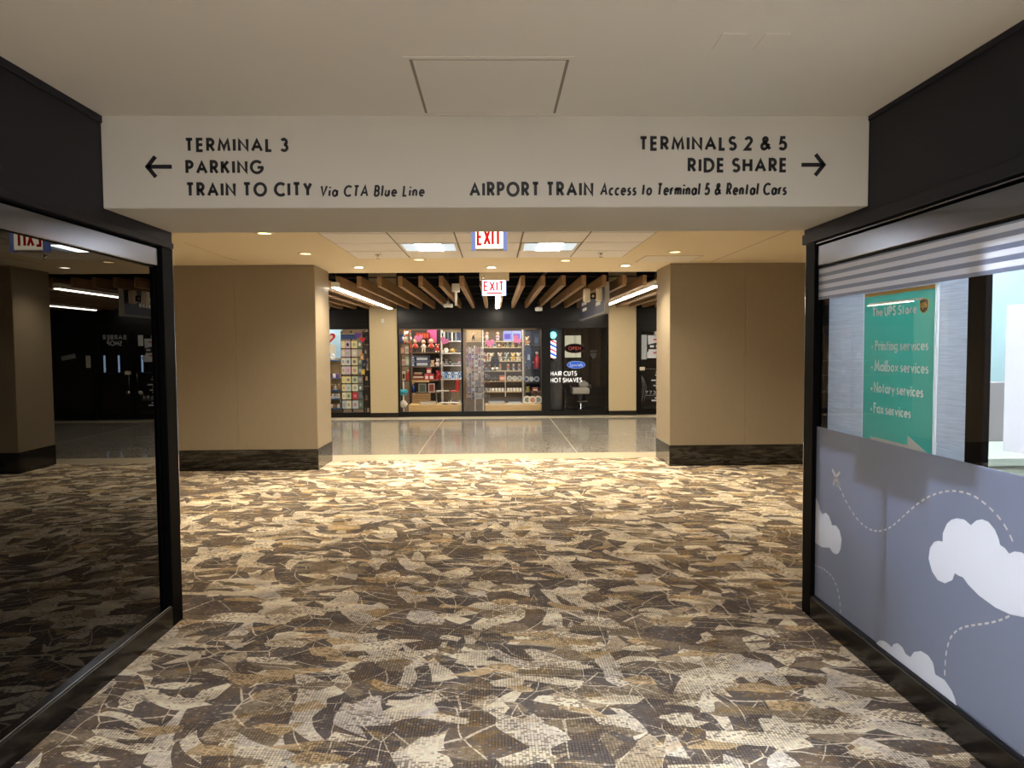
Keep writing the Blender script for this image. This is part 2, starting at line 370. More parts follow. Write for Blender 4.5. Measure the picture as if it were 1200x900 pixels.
gl('g', .54, arc(.27, .28, .27, .29, 0, 360, 20), [(.54, X_), (.54, -.1)]+arc(.28, -.1, .26, .22, 0, -150, 10))
gl('h', .42, [(0, 0), (0, 1.05)], [(0, .36)]+arc(.21, .36, .21, .22, 180, 0, 12)+[(.42, 0)])
gl('i', .0, [(0, 0), (0, X_)], [(0, .80), (0, .92)])
gl('l', .0, [(0, 0), (0, 1.05)])
gl('m', .76, [(0, 0), (0, X_)], [(0, .38)]+arc(.19, .38, .19, .20, 180, 0, 10)+[(.38, 0)], [(.38, .38)]+arc(.57, .38, .19, .20, 180, 0, 10)+[(.76, 0)])
gl('n', .42, [(0, 0), (0, X_)], [(0, .36)]+arc(.21, .36, .21, .22, 180, 0, 12)+[(.42, 0)])
gl('o', .56, arc(.28, .29, .28, .29, 90, 450, 22))
gl('r', .26, [(0, 0), (0, X_)], [(0, .38)]+arc(.19, .38, .19, .20, 180, 60, 8))
gl('s', .34, arc(.17, .435, .15, .145, 40, 250, 10)+arc(.165, .15, .17, .15, 75, -150, 12))
gl('t', .30, [(.13, 0), (.13, .92)], [(0, X_), (.30, X_)])
gl('u', .44, [(0, X_), (0, .22)]+arc(.22, .22, .22, .22, 180, 360, 12)+[(.44, X_)], [(.44, 0), (.44, X_)])
gl('v', .48, [(0, X_), (.24, 0), (.48, X_)])
gl('x', .46, [(0, 0), (.46, X_)], [(0, X_), (.46, 0)])
gl('y', .48, [(0, X_), (.24, 0)], [(.48, X_), (.12, -.32)])
gl('.', .0, [(0, 0), (0, .10)]); gl(',', .05, [(.05, .08), (0, -.14)])

def ribbon(mb, pl, wd, fn, t):
    """a stroke of width wd along polyline pl, raised by t"""
    n = len(pl); closed = n > 3 and math.dist(pl[0], pl[-1]) < 1e-6
    if closed: pl = pl[:-1]; n -= 1
    L = []; R_ = []
    for i in range(n):
        p = pl[i]; a = pl[i-1] if (i > 0 or closed) else None; b = pl[(i+1) % n] if (i < n-1 or closed) else None
        def un(p, q): d = math.dist(p, q) or 1; return ((q[0]-p[0])/d, (q[1]-p[1])/d)
        d1 = un(a, p) if a else None; d2 = un(p, b) if b else None
        d1 = d1 or d2; d2 = d2 or d1
        nx, ny = -(d1[1]+d2[1]), d1[0]+d2[0]; q = math.hypot(nx, ny)
        if q < 1e-6: nx, ny, q = -d1[1], d1[0], 1
        nx /= q; ny /= q; k = 1/max(.42, nx*-d1[1]+ny*d1[0])
        L.append((p[0]+nx*wd/2*k, p[1]+ny*wd/2*k)); R_.append((p[0]-nx*wd/2*k, p[1]-ny*wd/2*k))
    m_ = n if closed else n-1
    for i in range(m_):
        j = (i+1) % n; q = [L[i], L[j], R_[j], R_[i]]
        vs = [fn(x, y, t) for x, y in q]+[fn(x, y, 0) for x, y in q]
        mb.add(vs, [(0, 1, 2, 3), (0, 4, 5, 1), (2, 6, 7, 3)]+([(1, 5, 6, 2)] if i == m_-1 and not closed else [])+([(3, 7, 4, 0)] if i == 0 and not closed else []))

def text_mb(s, fn, width, cap, weight=.15, slant=0.0, serif=False, gap=.22, space=.42, t=.003, align='l'):
    """fn(a,b,d): a along the reading direction in metres, b up, d outwards. The line is fitted to width."""
    mb = MB(); x = 0.0; strokes = []
    for ch in s:
        if ch == ' ': x += space; continue
        wch, st = GL[ch]; x += weight/2
        for pl in st: strokes.append([(px+x, py) for px, py in pl])
        if serif:
            for pl in st:
                for e, o in ((pl[0], pl[1]), (pl[-1], pl[-2])):
                    if abs(e[0]-o[0]) < .30*abs(e[1]-o[1]) and (abs(e[1]) < .02 or abs(e[1]-1) < .06 or abs(e[1]-X_) < .02): strokes.append([(e[0]+x-.11, e[1]), (e[0]+x+.11, e[1])])
        x += wch+weight/2+gap
    lo = -.5*cap if any(c in 'gyp,' for c in s) else 0.0; hi = cap if s.upper() == s else 1.08*cap; f0 = fn
    fn = lambda a_, b_, d_: f0(a_, min(max(b_, lo), hi), d_)
    tot = x-gap; k = width/tot; half = weight/2; sy = cap*(1-weight)
    for pl in strokes:
        q = [((a+slant*b)*k, half*cap+b*sy) for a, b in pl]
        ribbon(mb, q, weight*cap*.92, fn, t)
    return mb
def text(s, name, m, parent, fn, width, cap, **k): return text_mb(s, fn, width, cap, **k).build(name, m, parent)
def fit_text(s, name, m, parent, plane, u0, u1, v0, v1, **k):
    """lettering standing on a wall that faces the corridor's length (plane y)"""
    a = on_y(u0, v1, plane); b = on_y(u1, v1, plane); c = on_y(u0, v0, plane)
    return text(s, name, m, parent, lambda x, z, d: (a.x+x, plane-d, a.z+z), b.x-a.x, c.z-a.z, **k)

# ================================================================== THE CORRIDOR
def beveled(name, d, m, parent=None, b=.003): return bx(name, d, m, parent, b)
struct(bx('floor', (-7, 7, BACK, 10.095, -.06, 0), 'carpet'), 'patterned brown and cream carpet covering corridor and lobby', 'carpet')
ceil = struct(bx('ceiling', (XL-.3, XR+.3, BACK, YH0, ZC, ZC+.1), 'ceil'), 'plain off-white ceiling over the near corridor', 'ceiling')
# access hatch in the near ceiling
hx0, hx1, hy0, hy1 = -.335, .312, 2.76, 3.445
hb = MB()
for d in ((hx0, hx1, hy0, hy0+.022), (hx0, hx1, hy1-.022, hy1), (hx0, hx0+.022, hy0+.022, hy1-.022), (hx1-.022, hx1, hy0+.022, hy1-.022)): hb.box(d[0], d[1], d[2], d[3], ZC-.003, ZC)
hf = hb.build('hatch_frame', 'ceil', ceil)
bx('hatch_panel', (hx0+.034, hx1-.034, hy0+.034, hy1-.034, ZC-.002, ZC), 'ceil', ceil)
hg = MB()
for d in ((hx0+.022, hx1-.022, hy0+.022, hy0+.034), (hx0+.022, hx0+.034, hy0+.034, hy1-.034), (hx1-.034, hx1-.022, hy0+.034, hy1-.034)): hg.box(d[0], d[1], d[2], d[3], ZC-.0006, ZC)
hg.build('hatch_gap', mat('hatch_gap', '#8f8676', .9), ceil)
for k in range(2):
    x = .80+.15*k; bx('cover_plate', (x, x+.085, 2.553, 2.69, ZC-.004, ZC), 'ceil', ceil, .001)

beam = struct(MB().box(XL, XR, YH0, YH1, ZH, ZC+.3, .004).build('wall_header', mat('shaded_beam_paint', '#cdc7ba', .85, var=.02, vscale=3)), 'off-white ceiling beam with black wayfinding lettering across the corridor', 'beam')  # ceiling paint darkened here to offset strong light on the beam face
for s_, a in (('TERMINAL 3', (217, 338, 161.5, 178.5)), ('PARKING', (218, 309, 187.5, 204.5)), ('TRAIN TO CITY', (218.5, 366, 213.5, 231)),
              ('TERMINALS 2 & 5', (749, 922, 159.5, 177)), ('RIDE SHARE', (806, 922, 185, 202.5)), ('AIRPORT TRAIN', (550.5, 695, 213, 231))):
    fit_text(s_, 'lettering', 'ink', beam, YH0, *a, weight=.21, gap=.24, space=.45)
for s_, a in (('Via CTA Blue Line', (375, 497, 217, 231)), ('Access to Terminal 5 & Rental Cars', (703.5, 921, 214.5, 229.5))):
    fit_text(s_, 'lettering', 'ink', beam, YH0, *a, weight=.18, gap=.26, space=.55, slant=.16)
def arrow(u0, u1, v0, v1, left):
    a = on_y(u0, v1, YH0); b = on_y(u1, v0, YH0); w_, h_ = b.x-a.x, b.z-a.z; mb = MB(); th = .018
    fn = (lambda x, z, d: (a.x+x, YH0-d, a.z+z)) if left else (lambda x, z, d: (b.x-x, YH0-d, a.z+z))
    ribbon(mb, [(.012, h_/2), (w_, h_/2)], th, fn, .003)
    ribbon(mb, [(h_/2-.002, h_-.006), (.013, h_/2), (h_/2-.002, .006)], th, fn, .003)
    return mb.build('arrow', 'ink', beam)
arrow(170, 201, 182, 209, True); arrow(939, 968.5, 179.5, 207, False)

# ------------------------------------------------------------------ left side: dark glazed shop front
wl = struct(bx('wall_left', (XL-.30, XL, BACK, YH1, 2.12, ZC+.3), 'fascia'), 'dark charcoal fascia above the black glass shop front', 'wall')
bx('top_trim', (XL, XL+.010, BACK, YH0, 2.603, ZC), 'fascia', wl, .002)
bx('bottom_trim', (XL, XL+.008, BACK, YH1+.004, 2.122, 2.153), 'fascia', wl, .002)
w1 = group_root('window_1', 'black framed shop front with dark mirror-like glass and low black base', 'shop front')
GXL = XL-.030
bx('top_rail', (XL-.14, XL-.016, BACK, 4.04, 2.009, 2.107), 'rail', w1, .004)
bx('rail_gap', (XL-.20, XL-.05, BACK, 4.10, 2.1, 2.121), 'black', w1)  # black strip filling the gap between rail and fascia
bx('post', (XL-.16, XL, 4.04, 4.168, 0, 2.121), 'black', w1, .004)
bx('post_edge', (XL-.003, XL+.002, 4.166, 4.171, .55, 2.121), 'chrome', w1, .001)
bx('stile', (XL-.10, XL-.030, 4.0, 4.04, .12, 1.994), 'black', w1, .003)
bx('head_bead', (XL-.10, XL-.026, BACK, 4.0, 2.003, 2.012), 'black', w1, .002)
bx('base', (XL-.16, XL, BACK, 4.04, 0, .118), 'blackbase', w1, .003)
bx('base_ledge', (XL-.10, XL-.006, BACK, 4.04, .117, .127), 'rail', w1, .002)
LP = bx('glass', (-.006, .006, -5.4, 0, .118, 2.008), 'darkglass', w1); LP.location = (XL-.042, 4.005, 0); LP.rotation_euler = (0, 0, math.radians(.42))
bx('backing', (XL-.32, XL-.30, BACK, 4.166, 0, 2.2), 'plenum', w1)  # unseen black sheet added behind the pane to block light

# ------------------------------------------------------------------ right side: shipping shop front with printed films
wr = struct(bx('wall_right', (XR, XR+.30, BACK, YH1, 2.128, ZC+.3), 'fascia'), 'dark charcoal fascia above the shipping shop window', 'wall')
bx('top_trim', (XR-.008, XR, BACK, YH0, 2.612, ZC), 'fascia', wr, .002)
bx('bottom_trim', (XR-.012, XR, BACK, YH1+.004, 2.128, 2.183), 'fascia', wr, .002)
w2 = group_root('window_2', 'shipping shop window with striped band, grey cloud film and black base', 'shop front')
GXR = XR+.025
bx('top_rail', (XR+.012, XR+.14, BACK, 4.025, 1.992, 2.104), 'rail', w2, .004)
bx('rail_gap', (XR+.04, XR+.2, BACK, 4.10, 2.1, 2.129), 'black', w2)  # black filler of the gap over the right rail
bx('rail_edge', (XR+.004, XR+.05, BACK, 4.13, 2.113, 2.120), 'rail', w2, .001)
bx('post', (XR, XR+.15, 4.025, 4.140, 0, 2.128), 'black', w2, .004)
bx('post_edge', (XR-.002, XR+.003, 4.138, 4.143, .3, 2.128), 'chrome', w2, .001)
bx('base', (XR, XR+.15, BACK, 4.04, 0, .120), 'blackbase', w2, .003)
bx('base_ledge', (XR+.004, XR+.10, BACK, 4.04, .119, .130), 'fascia', w2, .002)
bx('head_bead', (XR+.015, XR+.08, BACK, 4.04, 1.980, 1.994), 'black', w2, .002)
bx('glass', (GXR, GXR+.008, BACK, 4.03, .128, 1.985), 'glass', w2)
bx('stile', (GXR+.009, GXR+.06, 3.975, 4.03, .128, 1.99), 'black', w2, .003)
seam = on_x(1037, 640, GXR).y
for y0, y1, dd in ((seam-.012, 4.027, .0012), (BACK, seam, .0018)):
    bx('film_sheet', (GXR-dd, GXR+.0005, y0, y1, .136, 1.098), 'film', w2)
zb_ = [1.806]
for k in range(4): zc = 1.960-.0422*(3-k); zb_ += [zc-.0115, zc+.0115]
zb_.append(1.982)
for k, (z0, z1) in enumerate(zip(zb_, zb_[1:])): bx('stripe' if k % 2 else 'band_film', (GXR-.0012, GXR+.0005, BACK, 4.027, z0, z1), 'filmwhite' if k % 2 else 'film', w2)
def wall_pts(px): return [(lambda p: (-p.y, p.z))(on_x(u, v, GXR)) for u, v in px]
fnR = lambda a, b, d: (GXR-.0018-d, -a, b)
CUT = []
R4 = lambda pts: [(940+x/4.615, 540+y/4.615) for x, y in pts]
R8 = lambda pts: [(930+x/2.367, 520+y/2.367) for x, y in pts]
def smooth_closed(p, n=4):
    out = []; L = len(p)
    for i in range(L):
        p0, p1, p2, p3 = p[i-1], p[i], p[(i+1) % L], p[(i+2) % L]
        for k in range(n):
            t = k/n; out.append(tuple(.5*(2*b+(c-a)*t+(2*a-5*b+4*c-d)*t*t+(-a+3*b-3*c+d)*t**3) for a, b, c, d in zip(p0, p1, p2, p3)))
    return out
def cloud(px, lab):
    CUT.append(wall_pts(px)); o = MB().prism(wall_pts(px), lambda a, b, d: (GXR+.0005-d, -a, b), .0021).build('cloud', 'filmwhite', w2)
    bm = bmesh.new(); bm.from_mesh(o.data); bmesh.ops.triangulate(bm, faces=bm.faces[:]); bm.to_mesh(o.data); bm.free(); o['label'] = lab; return o
cloud(R4([(828, 608), (815, 645), (775, 663), (735, 645), (705, 600), (685, 530), (693, 470), (715, 438), (738, 432), (762, 437), (763, 390), (785, 340), (810, 318), (840, 310), (880, 318), (915, 348), (945, 322), (975, 316), (1010, 330), (1045, 372), (1065, 420), (1073, 455), (1100, 472), (1122, 502), (1150, 490), (1190, 495), (1240, 530), (1290, 590), (1320, 680), (1310, 770), (1270, 830), (1200, 846), (1130, 832), (1050, 795), (960, 730), (900, 670), (872, 630), (850, 622)]), 'large white printed cloud')
cloud(R4([(46, 195), (62, 193), (78, 202), (90, 232), (97, 265), (110, 288), (130, 281), (146, 298), (158, 330), (162, 348), (185, 350), (203, 375), (214, 425), (210, 475), (198, 500), (185, 506), (165, 495), (150, 470), (110, 468), (75, 445), (46, 418)]), 'small white printed cloud beside the post')
cl3 = R8([(228, 566), (231, 552), (240, 545), (252, 547), (265, 556), (273, 564), (279, 555), (290, 553), (303, 565), (312, 583), (325, 592), (335, 577), (355, 575), (375, 588), (388, 608), (394, 640), (420, 655), (440, 685), (450, 710), (453, 738)])
cloud([p for p in cl3], 'white printed cloud rising from the base')
films = [o for o in w2.children if o.name.startswith('film_sheet')]
cutters = [MB().prism(p, lambda a, b, d: (GXR+.01-d, -a, b), .02).build('cutter', 'filmwhite') for p in CUT]
for fo in films:
    for c_ in cutters:
        md = fo.modifiers.new('cut', 'BOOLEAN'); md.operation = 'DIFFERENCE'; md.object = c_; md.solver = 'EXACT'
bpy.context.view_layer.update(); dg = bpy.context.evaluated_depsgraph_get()
done = [bpy.data.meshes.new_from_object(fo.evaluated_get(dg)) for fo in films]
for fo, me_ in zip(films, done): fo.modifiers.clear(); fo.data = me_
for c_ in cutters: bpy.data.objects.remove(c_)
def dashes(px, n, wd, duty=.55):
    P = wall_pts(px)
    for _ in range(2):
        Q = [P[0]]
        for a, b in zip(P, P[1:]): Q += [tuple(.75*x+.25*y for x, y in zip(a, b)), tuple(.25*x+.75*y for x, y in zip(a, b))]
        P = Q+[P[-1]]
    D = [0]
    for a, b in zip(P, P[1:]): D.append(D[-1]+math.dist(a, b))
    def at(s):
        for i in range(len(P)-1):
            if D[i+1] >= s: t = (s-D[i])/max(1e-9, D[i+1]-D[i]); return tuple(x+(y-x)*t for x, y in zip(P[i], P[i+1]))
        return P[-1]
    mb = MB()
    for k in range(n):
        s0 = D[-1]*k/n; s1 = s0+D[-1]/n*duty; ribbon(mb, [at(s0), at((s0+s1)/2), at(s1)], wd, fnR, .0008)
    return mb.build('dashed_route', 'print', w2)
dashes(R4([(203, 140), (230, 200), (265, 265), (310, 330), (370, 375), (430, 383), (490, 355), (545, 305), (610, 245), (680, 195), (750, 170), (820, 160), (900, 175), (960, 205), (1030, 265), (1080, 320), (1120, 385), (1155, 465)]), 33, .0075)
dashes(R4([(43, 558), (80, 567), (125, 588), (160, 620), (185, 665), (200, 720), (208, 775), (210, 840)]), 14, .006)
dashes(R8([(600, 478), (575, 490), (540, 498), (500, 503), (465, 510), (440, 530), (428, 560), (422, 600), (420, 655)]), 14, .0075)
ap = MB()
for pts, wd in (([(207, 62), (186, 88), (169, 131)], .016), ([(165, 46), (184, 88), (203, 133)], .016), ([(190, 134), (204, 119)], .011)):
    ribbon(ap, wall_pts(R4(pts)), wd, fnR, .0008)
ap.build('aeroplane_print', 'print', w2)

# the room behind the right window
PXR = GXR+.036
room = struct(MB().box(XR+4.6, XR+4.7, BACK, 4.05, 0, ZC).box(XR+.01, XR+4.6, BACK, BACK+.05, 0, ZC).box(XR+.30, XR+4.6, BACK, 4.05, ZC, ZC+.08).build('wall_store', mat('store_wall', '#8c9898', .7)), 'pale walls and ceiling of the shipping shop', 'wall')
struct(bx('floor_store', (XR+.15, XR+4.6, BACK, 4.05, .001, .01), mat('store_floor', '#8f8f8c', .4)), 'grey floor of the shipping shop', 'floor')
ml = tag(MB().box(GXR+.010, GXR+.04, 2.66, 2.762, 1.06, 1.99, .004).build('trim_3', 'black'), 'black upright mullion beside the silver panel', 'mullion', kind='structure')
struct(bx('wall_store_back', (XR+.35, XR+4.6, 4.05, 4.12, 0, ZC), mat('store_back', '#6b8082', .6)), 'pale blue back wall of the shipping shop', 'wall')
struct(bx('trim_6', (GXR+.012, GXR+.03, seam-.012, seam+.012, .13, 1.055), 'black'), 'thin dark upright behind the seam of the grey film', 'trim')
# teal services sign
SX = PXR-.004
a = on_x(1014, 343, SX); b = on_x(1100, 332, SX)
sg = thing('services_sign', (SX, (a.y+b.y)/2, .93), 'teal services sign with gold top line and white arrow on silver panel', 'sign')
sy0, sy1, sz1 = b.y, a.y, (a.z+b.z)/2
pn = group_root('wall_store_panel', 'silver frosted panels behind the shop window', 'panel')
for d in ((2.772, sy0-.002, 1.06, 1.985), (sy1+.002, 3.974, 1.06, 1.985), (sy0-.002, sy1+.002, sz1+.002, 1.985)): bx('frosted_sheet', (PXR, PXR+.006, *d), 'brushed', pn)
L_ = lambda x0, x1, y0, y1, z0, z1: (x0-SX, x1-SX, y0-(a.y+b.y)/2, y1-(a.y+b.y)/2, z0-.93, z1-.93)
bdm = MB()
for d in ((sy0, sy0+.012, .93, sz1), (sy1-.012, sy1, .93, sz1), (sy0+.012, sy1-.012, sz1-.006, sz1), (sy0+.012, sy1-.012, .93, .945)): bdm.box(*L_(SX-.006, SX+.004, *d))
bdm.build('border', mat('sign_border', '#e8ecee', .5, trans=.5), sg)
bx('board', L_(SX-.009, SX, sy0+.012, sy1-.012, .945, sz1-.022), 'teal', sg)
bx('gold_line', L_(SX-.0085, SX, sy0+.012, sy1-.012, sz1-.022, sz1-.006), 'gold', sg)
TX = SX-.0092
fnS = lambda y0, z0: (lambda x, z, d: (TX-d-SX, y0-x-(a.y+b.y)/2, z0+z-.93))
def sign_text(s_, u0, v0t, v0b, u1, weight=.16, serif=True, m='print', gap=.16):
    p = on_x(u0, v0b, TX); q = on_x(u1, v0b, TX); t_ = on_x(u0, v0t, TX)
    return text(s_, 'lettering', m, sg, fnS(p.y, p.z), p.y-q.y, t_.z-p.z, weight=weight, serif=serif, gap=gap, space=.30, t=.0012)
sign_text('The UPS Store', 1022.5, 360.5, 371.8, 1074, .19, False)
for s_, u0, vt, vb, u1 in (('Printing services', 1025.5, 400.5, 410, 1088), ('Mailbox services', 1025, 424, 434.2, 1088), ('Notary services', 1024.5, 449, 459.2, 1082), ('Fax services', 1024, 473, 483, 1067.5)):
    sign_text(s_, u0, vt-1.6, vb+.4, u1, .15)
    p = on_x(u0-3, (vt+vb)/2+1.5, TX); MB().lathe([(.007, 0), (.007, .0012)], (TX-.0012-SX, p.y-(a.y+b.y)/2, p.z-.93), 12, 'x').build('bullet', 'white', sg)
pl0 = on_x(1018, 357, TX); pl1 = on_x(1082, 349, TX)
bx('white_rule', (TX-.001-SX, TX-SX, pl1.y-(a.y+b.y)/2, pl0.y-(a.y+b.y)/2, (pl0.z+pl1.z)/2-.93-.004, (pl0.z+pl1.z)/2-.93+.004), 'white', sg)
# shield emblem
e0 = on_x(1078, 350, TX); e1 = on_x(1088, 367, TX); ew, eh = e0.y-e1.y, e0.z-e1.z
def shield(k, d0, m, name, par):
    P = [(.0, .90), (.25, .97), (.5, 1), (.75, .97), (1, .90), (1, .42), (.93, .25), (.78, .12), (.5, 0), (.22, .12), (.07, .25), (0, .42)]
    P = [(.5+(x-.5)*k, .5+(y-.5)*k) for x, y in P]
    return MB().prism([(x*ew, y*eh) for x, y in P], lambda x, z, d: (TX-d0-d-SX, e0.y-x-(a.y+b.y)/2, e1.z+z-.93), .001).build(name, m, par)
em = shield(1.0, 0, 'gold', 'shield_emblem', sg); shield(.86, .001, 'brownprint', 'shield_field', em)
fe = lambda x, z, d: (TX-.0021-d-SX, e0.y-ew*.15-x-(a.y+b.y)/2, e1.z+eh*.36+z-.93)
gl('p', .54, [(0, X_), (0, -.35)], arc(.27, .28, .27, .29, 0, 360, 20))
text('ups', 'emblem_letters', 'gold', em, fe, ew*.7, eh*.62, weight=.18, gap=.12, t=.001)
# big arrow at the sign's foot
ar = [on_x(u, v, TX) for u, v in ((1020, 512.5), (1063.5, 522.5), (1064, 512.5), (1087, 532.8))]
zc_ = on_x(1020, 514.6, TX).z; yA, yB, yC = ar[0].y, ar[2].y, ar[3].y
MB().prism([(0, -.014), (yA-yB, -.014), (yA-yB, -.055), (yA-yC, -.001), (yA-yB, .055), (yA-yB, .014), (0, .014)], lambda x, z, d: (TX-d-SX, yA-x-(a.y+b.y)/2, zc_+z-.93), .001).build('arrow', 'white', sg)
# notice taped inside the window, counter and printer in the shop
n0 = on_x(1183, 360, GXR+.02)
nt_ = tag(bx('notice', (GXR+.0095, GXR+.0115, n0.y-.42, n0.y, 1.172, 1.690), mat('notice_white', '#f2f4f8', .5, trans=.4)), 'blank white notice sheet inside shop window beside black mullion', 'notice')
ct = thing('shop_counter', (XR+.75, 3.3, 0), 'pale green shop counter with dark upstand behind window', 'counter')
bx('body', (-.45, .9, -.2, .35, .01, 1.02), mat('counter_green', '#7c8478', .4), ct, .004); bx('worktop', (-.47, .92, -.22, .37, 1.02, 1.06), mat('counter_top', '#80887c', .3), ct, .004)
bx('upstand', (-.45, .9, .30, .36, 1.06, 1.36), mat('upstand_grey', '#5d5a5a', .5), ct, .003)
def shop_lamp(x, y, z, sx, sy, em, label, grp=None, col='#fff6e6'):
    t = thing('light_panel', (x, y, z), label, 'ceiling light', grp)
    fr = MB()
    for d in ((-sx/2, sx/2, -sy/2, -sy/2+.03), (-sx/2, sx/2, sy/2-.03, sy/2), (-sx/2, -sx/2+.03, -sy/2+.03, sy/2-.03), (sx/2-.03, sx/2, -sy/2+.03, sy/2-.03)): fr.box(*d, -.03, 0)
    fr.build('frame', 'white', t)
    bx('lens', (-sx/2+.03, sx/2-.03, -sy/2+.03, sy/2-.03, -.02, -.005), mat('shop_lens_%s_%g' % (col, em), col, .4, emit=em, var=0), t); return t
shop_lamp(XR+.95, 3.1, ZC-.002, .6, 1.2, 32, 'cool white ceiling light over the shipping shop counter', None, '#eef6ff')
shop_lamp(XR+.95, 1.3, ZC-.002, .6, 1.2, 32, 'cool white ceiling light nearest the shipping shop door', None, '#eef6ff')

# ------------------------------------------------------------------ downlight and troffer builders; unseen troffers added to light the near corridor
def downlight(x, y, z, label, lit=1.0, col=(1, .86, .64), power=60, r=.075, lens='lamp', grp='recessed ceiling downlights', ang=130):
    t = thing('downlight', (x, y, z), label, 'downlight', grp)
    MB().lathe([(r*.80, -.002), (r*.82, -.008), (r*1.12, -.006), (r*1.14, 0)], (0, 0, 0), 24, cap=False).build('trim_ring', 'warmwhite', t, True)
    MB().lathe([(r*.80, -.003), (r*.80, -.0015)], (0, 0, 0), 24).build('lens', lens, t)
    if power > 0:
        ld = bpy.data.lights.new('downlight_lamp', 'SPOT'); ld.energy = power; ld.color = col; ld.spot_size = math.radians(ang); ld.spot_blend = .9; ld.shadow_soft_size = .06
        lo = bpy.data.objects.new('downlight_lamp', ld); C.objects.link(lo); lo.parent = t; lo.location = (0, 0, -.02)
    return t
def troffer(x, y, z, hw, hd, label, lens='troffer', cw=.13):
    t = thing('troffer_light', (x, y, z), label, 'ceiling light', 'square troffer lights'); fr = MB()
    for d in ((-hw, hw, -hd, -hd+.02), (-hw, hw, hd-.02, hd), (-hw, -hw+.03, -hd+.02, hd-.02), (hw-.03, hw, -hd+.02, hd-.02)): fr.box(*d, -.010, 0)
    fr.build('frame', 'white', t)
    for sx in (-1, 1): bx('reflector', (sx*(hw-.03), sx*cw, -hd+.02, hd-.02, -.007, -.003), mat('troffer_reflector', '#cfe2f2', .4, emit=.30, var=0), t)
    bx('lens', (-cw, cw, -hd+.02, hd-.02, -.010, -.003), lens, t); return t
for y, lab in ((.45, 'above the photographer'), (-1.7, 'behind the photographer')): troffer(0, y, ZC, .30, .60, 'added unseen troffer light brightening the near corridor, '+lab, 'added_lens', .2)  # added out of view to brighten side walls and beam

# ================================================================== THE LOBBY
fc = struct(bx('ceiling_lobby', (-7, 7, YH1, YE, ZF, ZF+.8), 'ceil2'), 'cream lobby ceiling with a field of square tiles', 'ceiling')
tx = [-1.62, -.99, -.37, .27, .90, 1.52]; ty = [5.58, 6.19, 6.80, 7.42, 8.04, 8.66]
for i in range(5):
    for j in range(5):
        if j == 3 and i in (1, 3): continue
        bx('ceiling_tile', (tx[i]+.008, tx[i+1]-.008, ty[j]+.014, ty[j+1]-.014, ZF-.006, ZF), 'tile', fc)
bx('tile_grid', (tx[0]-.004, tx[5]+.004, ty[0]-.004, ty[5]+.004, ZF-.0015, ZF), 'tbar', fc)
for i, side in ((1, 'left'), (3, 'right')):
    cx, cy = (tx[i]+tx[i+1])/2, (ty[3]+ty[4])/2; hw, hd = .30, .295
    troffer(cx, cy, ZF, hw, hd, 'bright square troffer light in the tile field, %s of the pair' % side)
# ceiling joints and a flush access panel on the right
J = mat('joint_line', '#a3937a', .9)
def line_on_ceiling(name, pts, wd, z, par, m):
    mb = MB(); ribbon(mb, [(p.x, p.y) for p in pts], wd, lambda x, y, d: (x, y, z-d), .001); return mb.build(name, m, par)
line_on_ceiling('joint', [on_z(833, 307, ZF), on_z(925, 270, ZF)], .010, ZF, fc, J)
line_on_ceiling('joint', [on_z(278, 306, ZF), on_z(215, 284, ZF)], .006, ZF, fc, J)
p0 = on_z(757, 299.7, ZF); p1 = on_z(818, 297.5, ZF)
bx('access_panel', (p0.x+.006, p1.x+.1, p0.y+.008, p0.y+.62, ZF-.002, ZF), 'ceil', fc)
bx('panel_gap', (p0.x-.004, p1.x+.11, p0.y-.006, p0.y+.63, ZF-.001, ZF), J, fc)
for (u, v, lab, lens, pw) in ((310, 273, 'warm downlight at the beam edge above the left pier', 'lampwarm', 18), (358, 297, 'warm rimmed downlight above the left pier corner', 'lampwarm', 22), (420.5, 313, 'bright downlight beside the left linear light', 'lamp', 65),
                     (491, 304, 'dim rimmed downlight below the left troffer', 'lampwarm', 22), (576, 313, 'bright downlight between the two exit signs', 'lamp', 65), (663, 305, 'dim rimmed downlight below the right troffer', 'lampwarm', 22),
                     (733, 311, 'bright downlight beside the right linear light', 'lamp', 65), (791, 295, 'warm rimmed downlight above the right pier corner', 'lampwarm', 22)):
    p = on_z(u, v, ZF); downlight(p.x, p.y, ZF, lab, power=pw*1.3, lens=lens, col=(1, .84, .60))
for (x, y, lab) in ((-3.6, 6.8, 'far left'), (3.6, 6.8, 'far right'), (-5.4, 6.8, 'leftmost'), (5.4, 6.8, 'rightmost')):
    downlight(x, y, ZF, 'recessed lobby downlight out past the piers, '+lab, power=50, col=(1, .86, .64))
for u, v, s_ in ((443, 299, 'left'), (704, 297, 'right')):
    p = on_z(u, v, ZF-.012); t = thing('sprinkler_head', (p.x, p.y, ZF), 'small pendent fire sprinkler in the tile field, %s one' % s_, 'sprinkler', 'ceiling sprinklers')
    MB().lathe([(.035, -.006), (.035, -.010), (.012, -.014), (.010, -.03)], n=16).build('escutcheon', 'chrome', t, True)
    MB().tube([(-.012, 0, -.03), (-.014, 0, -.042), (0, 0, -.052), (.014, 0, -.042), (.012, 0, -.03)], .003).lathe([(.022, -.052), (.022, -.055)], n=12).build('deflector', 'chrome', t)

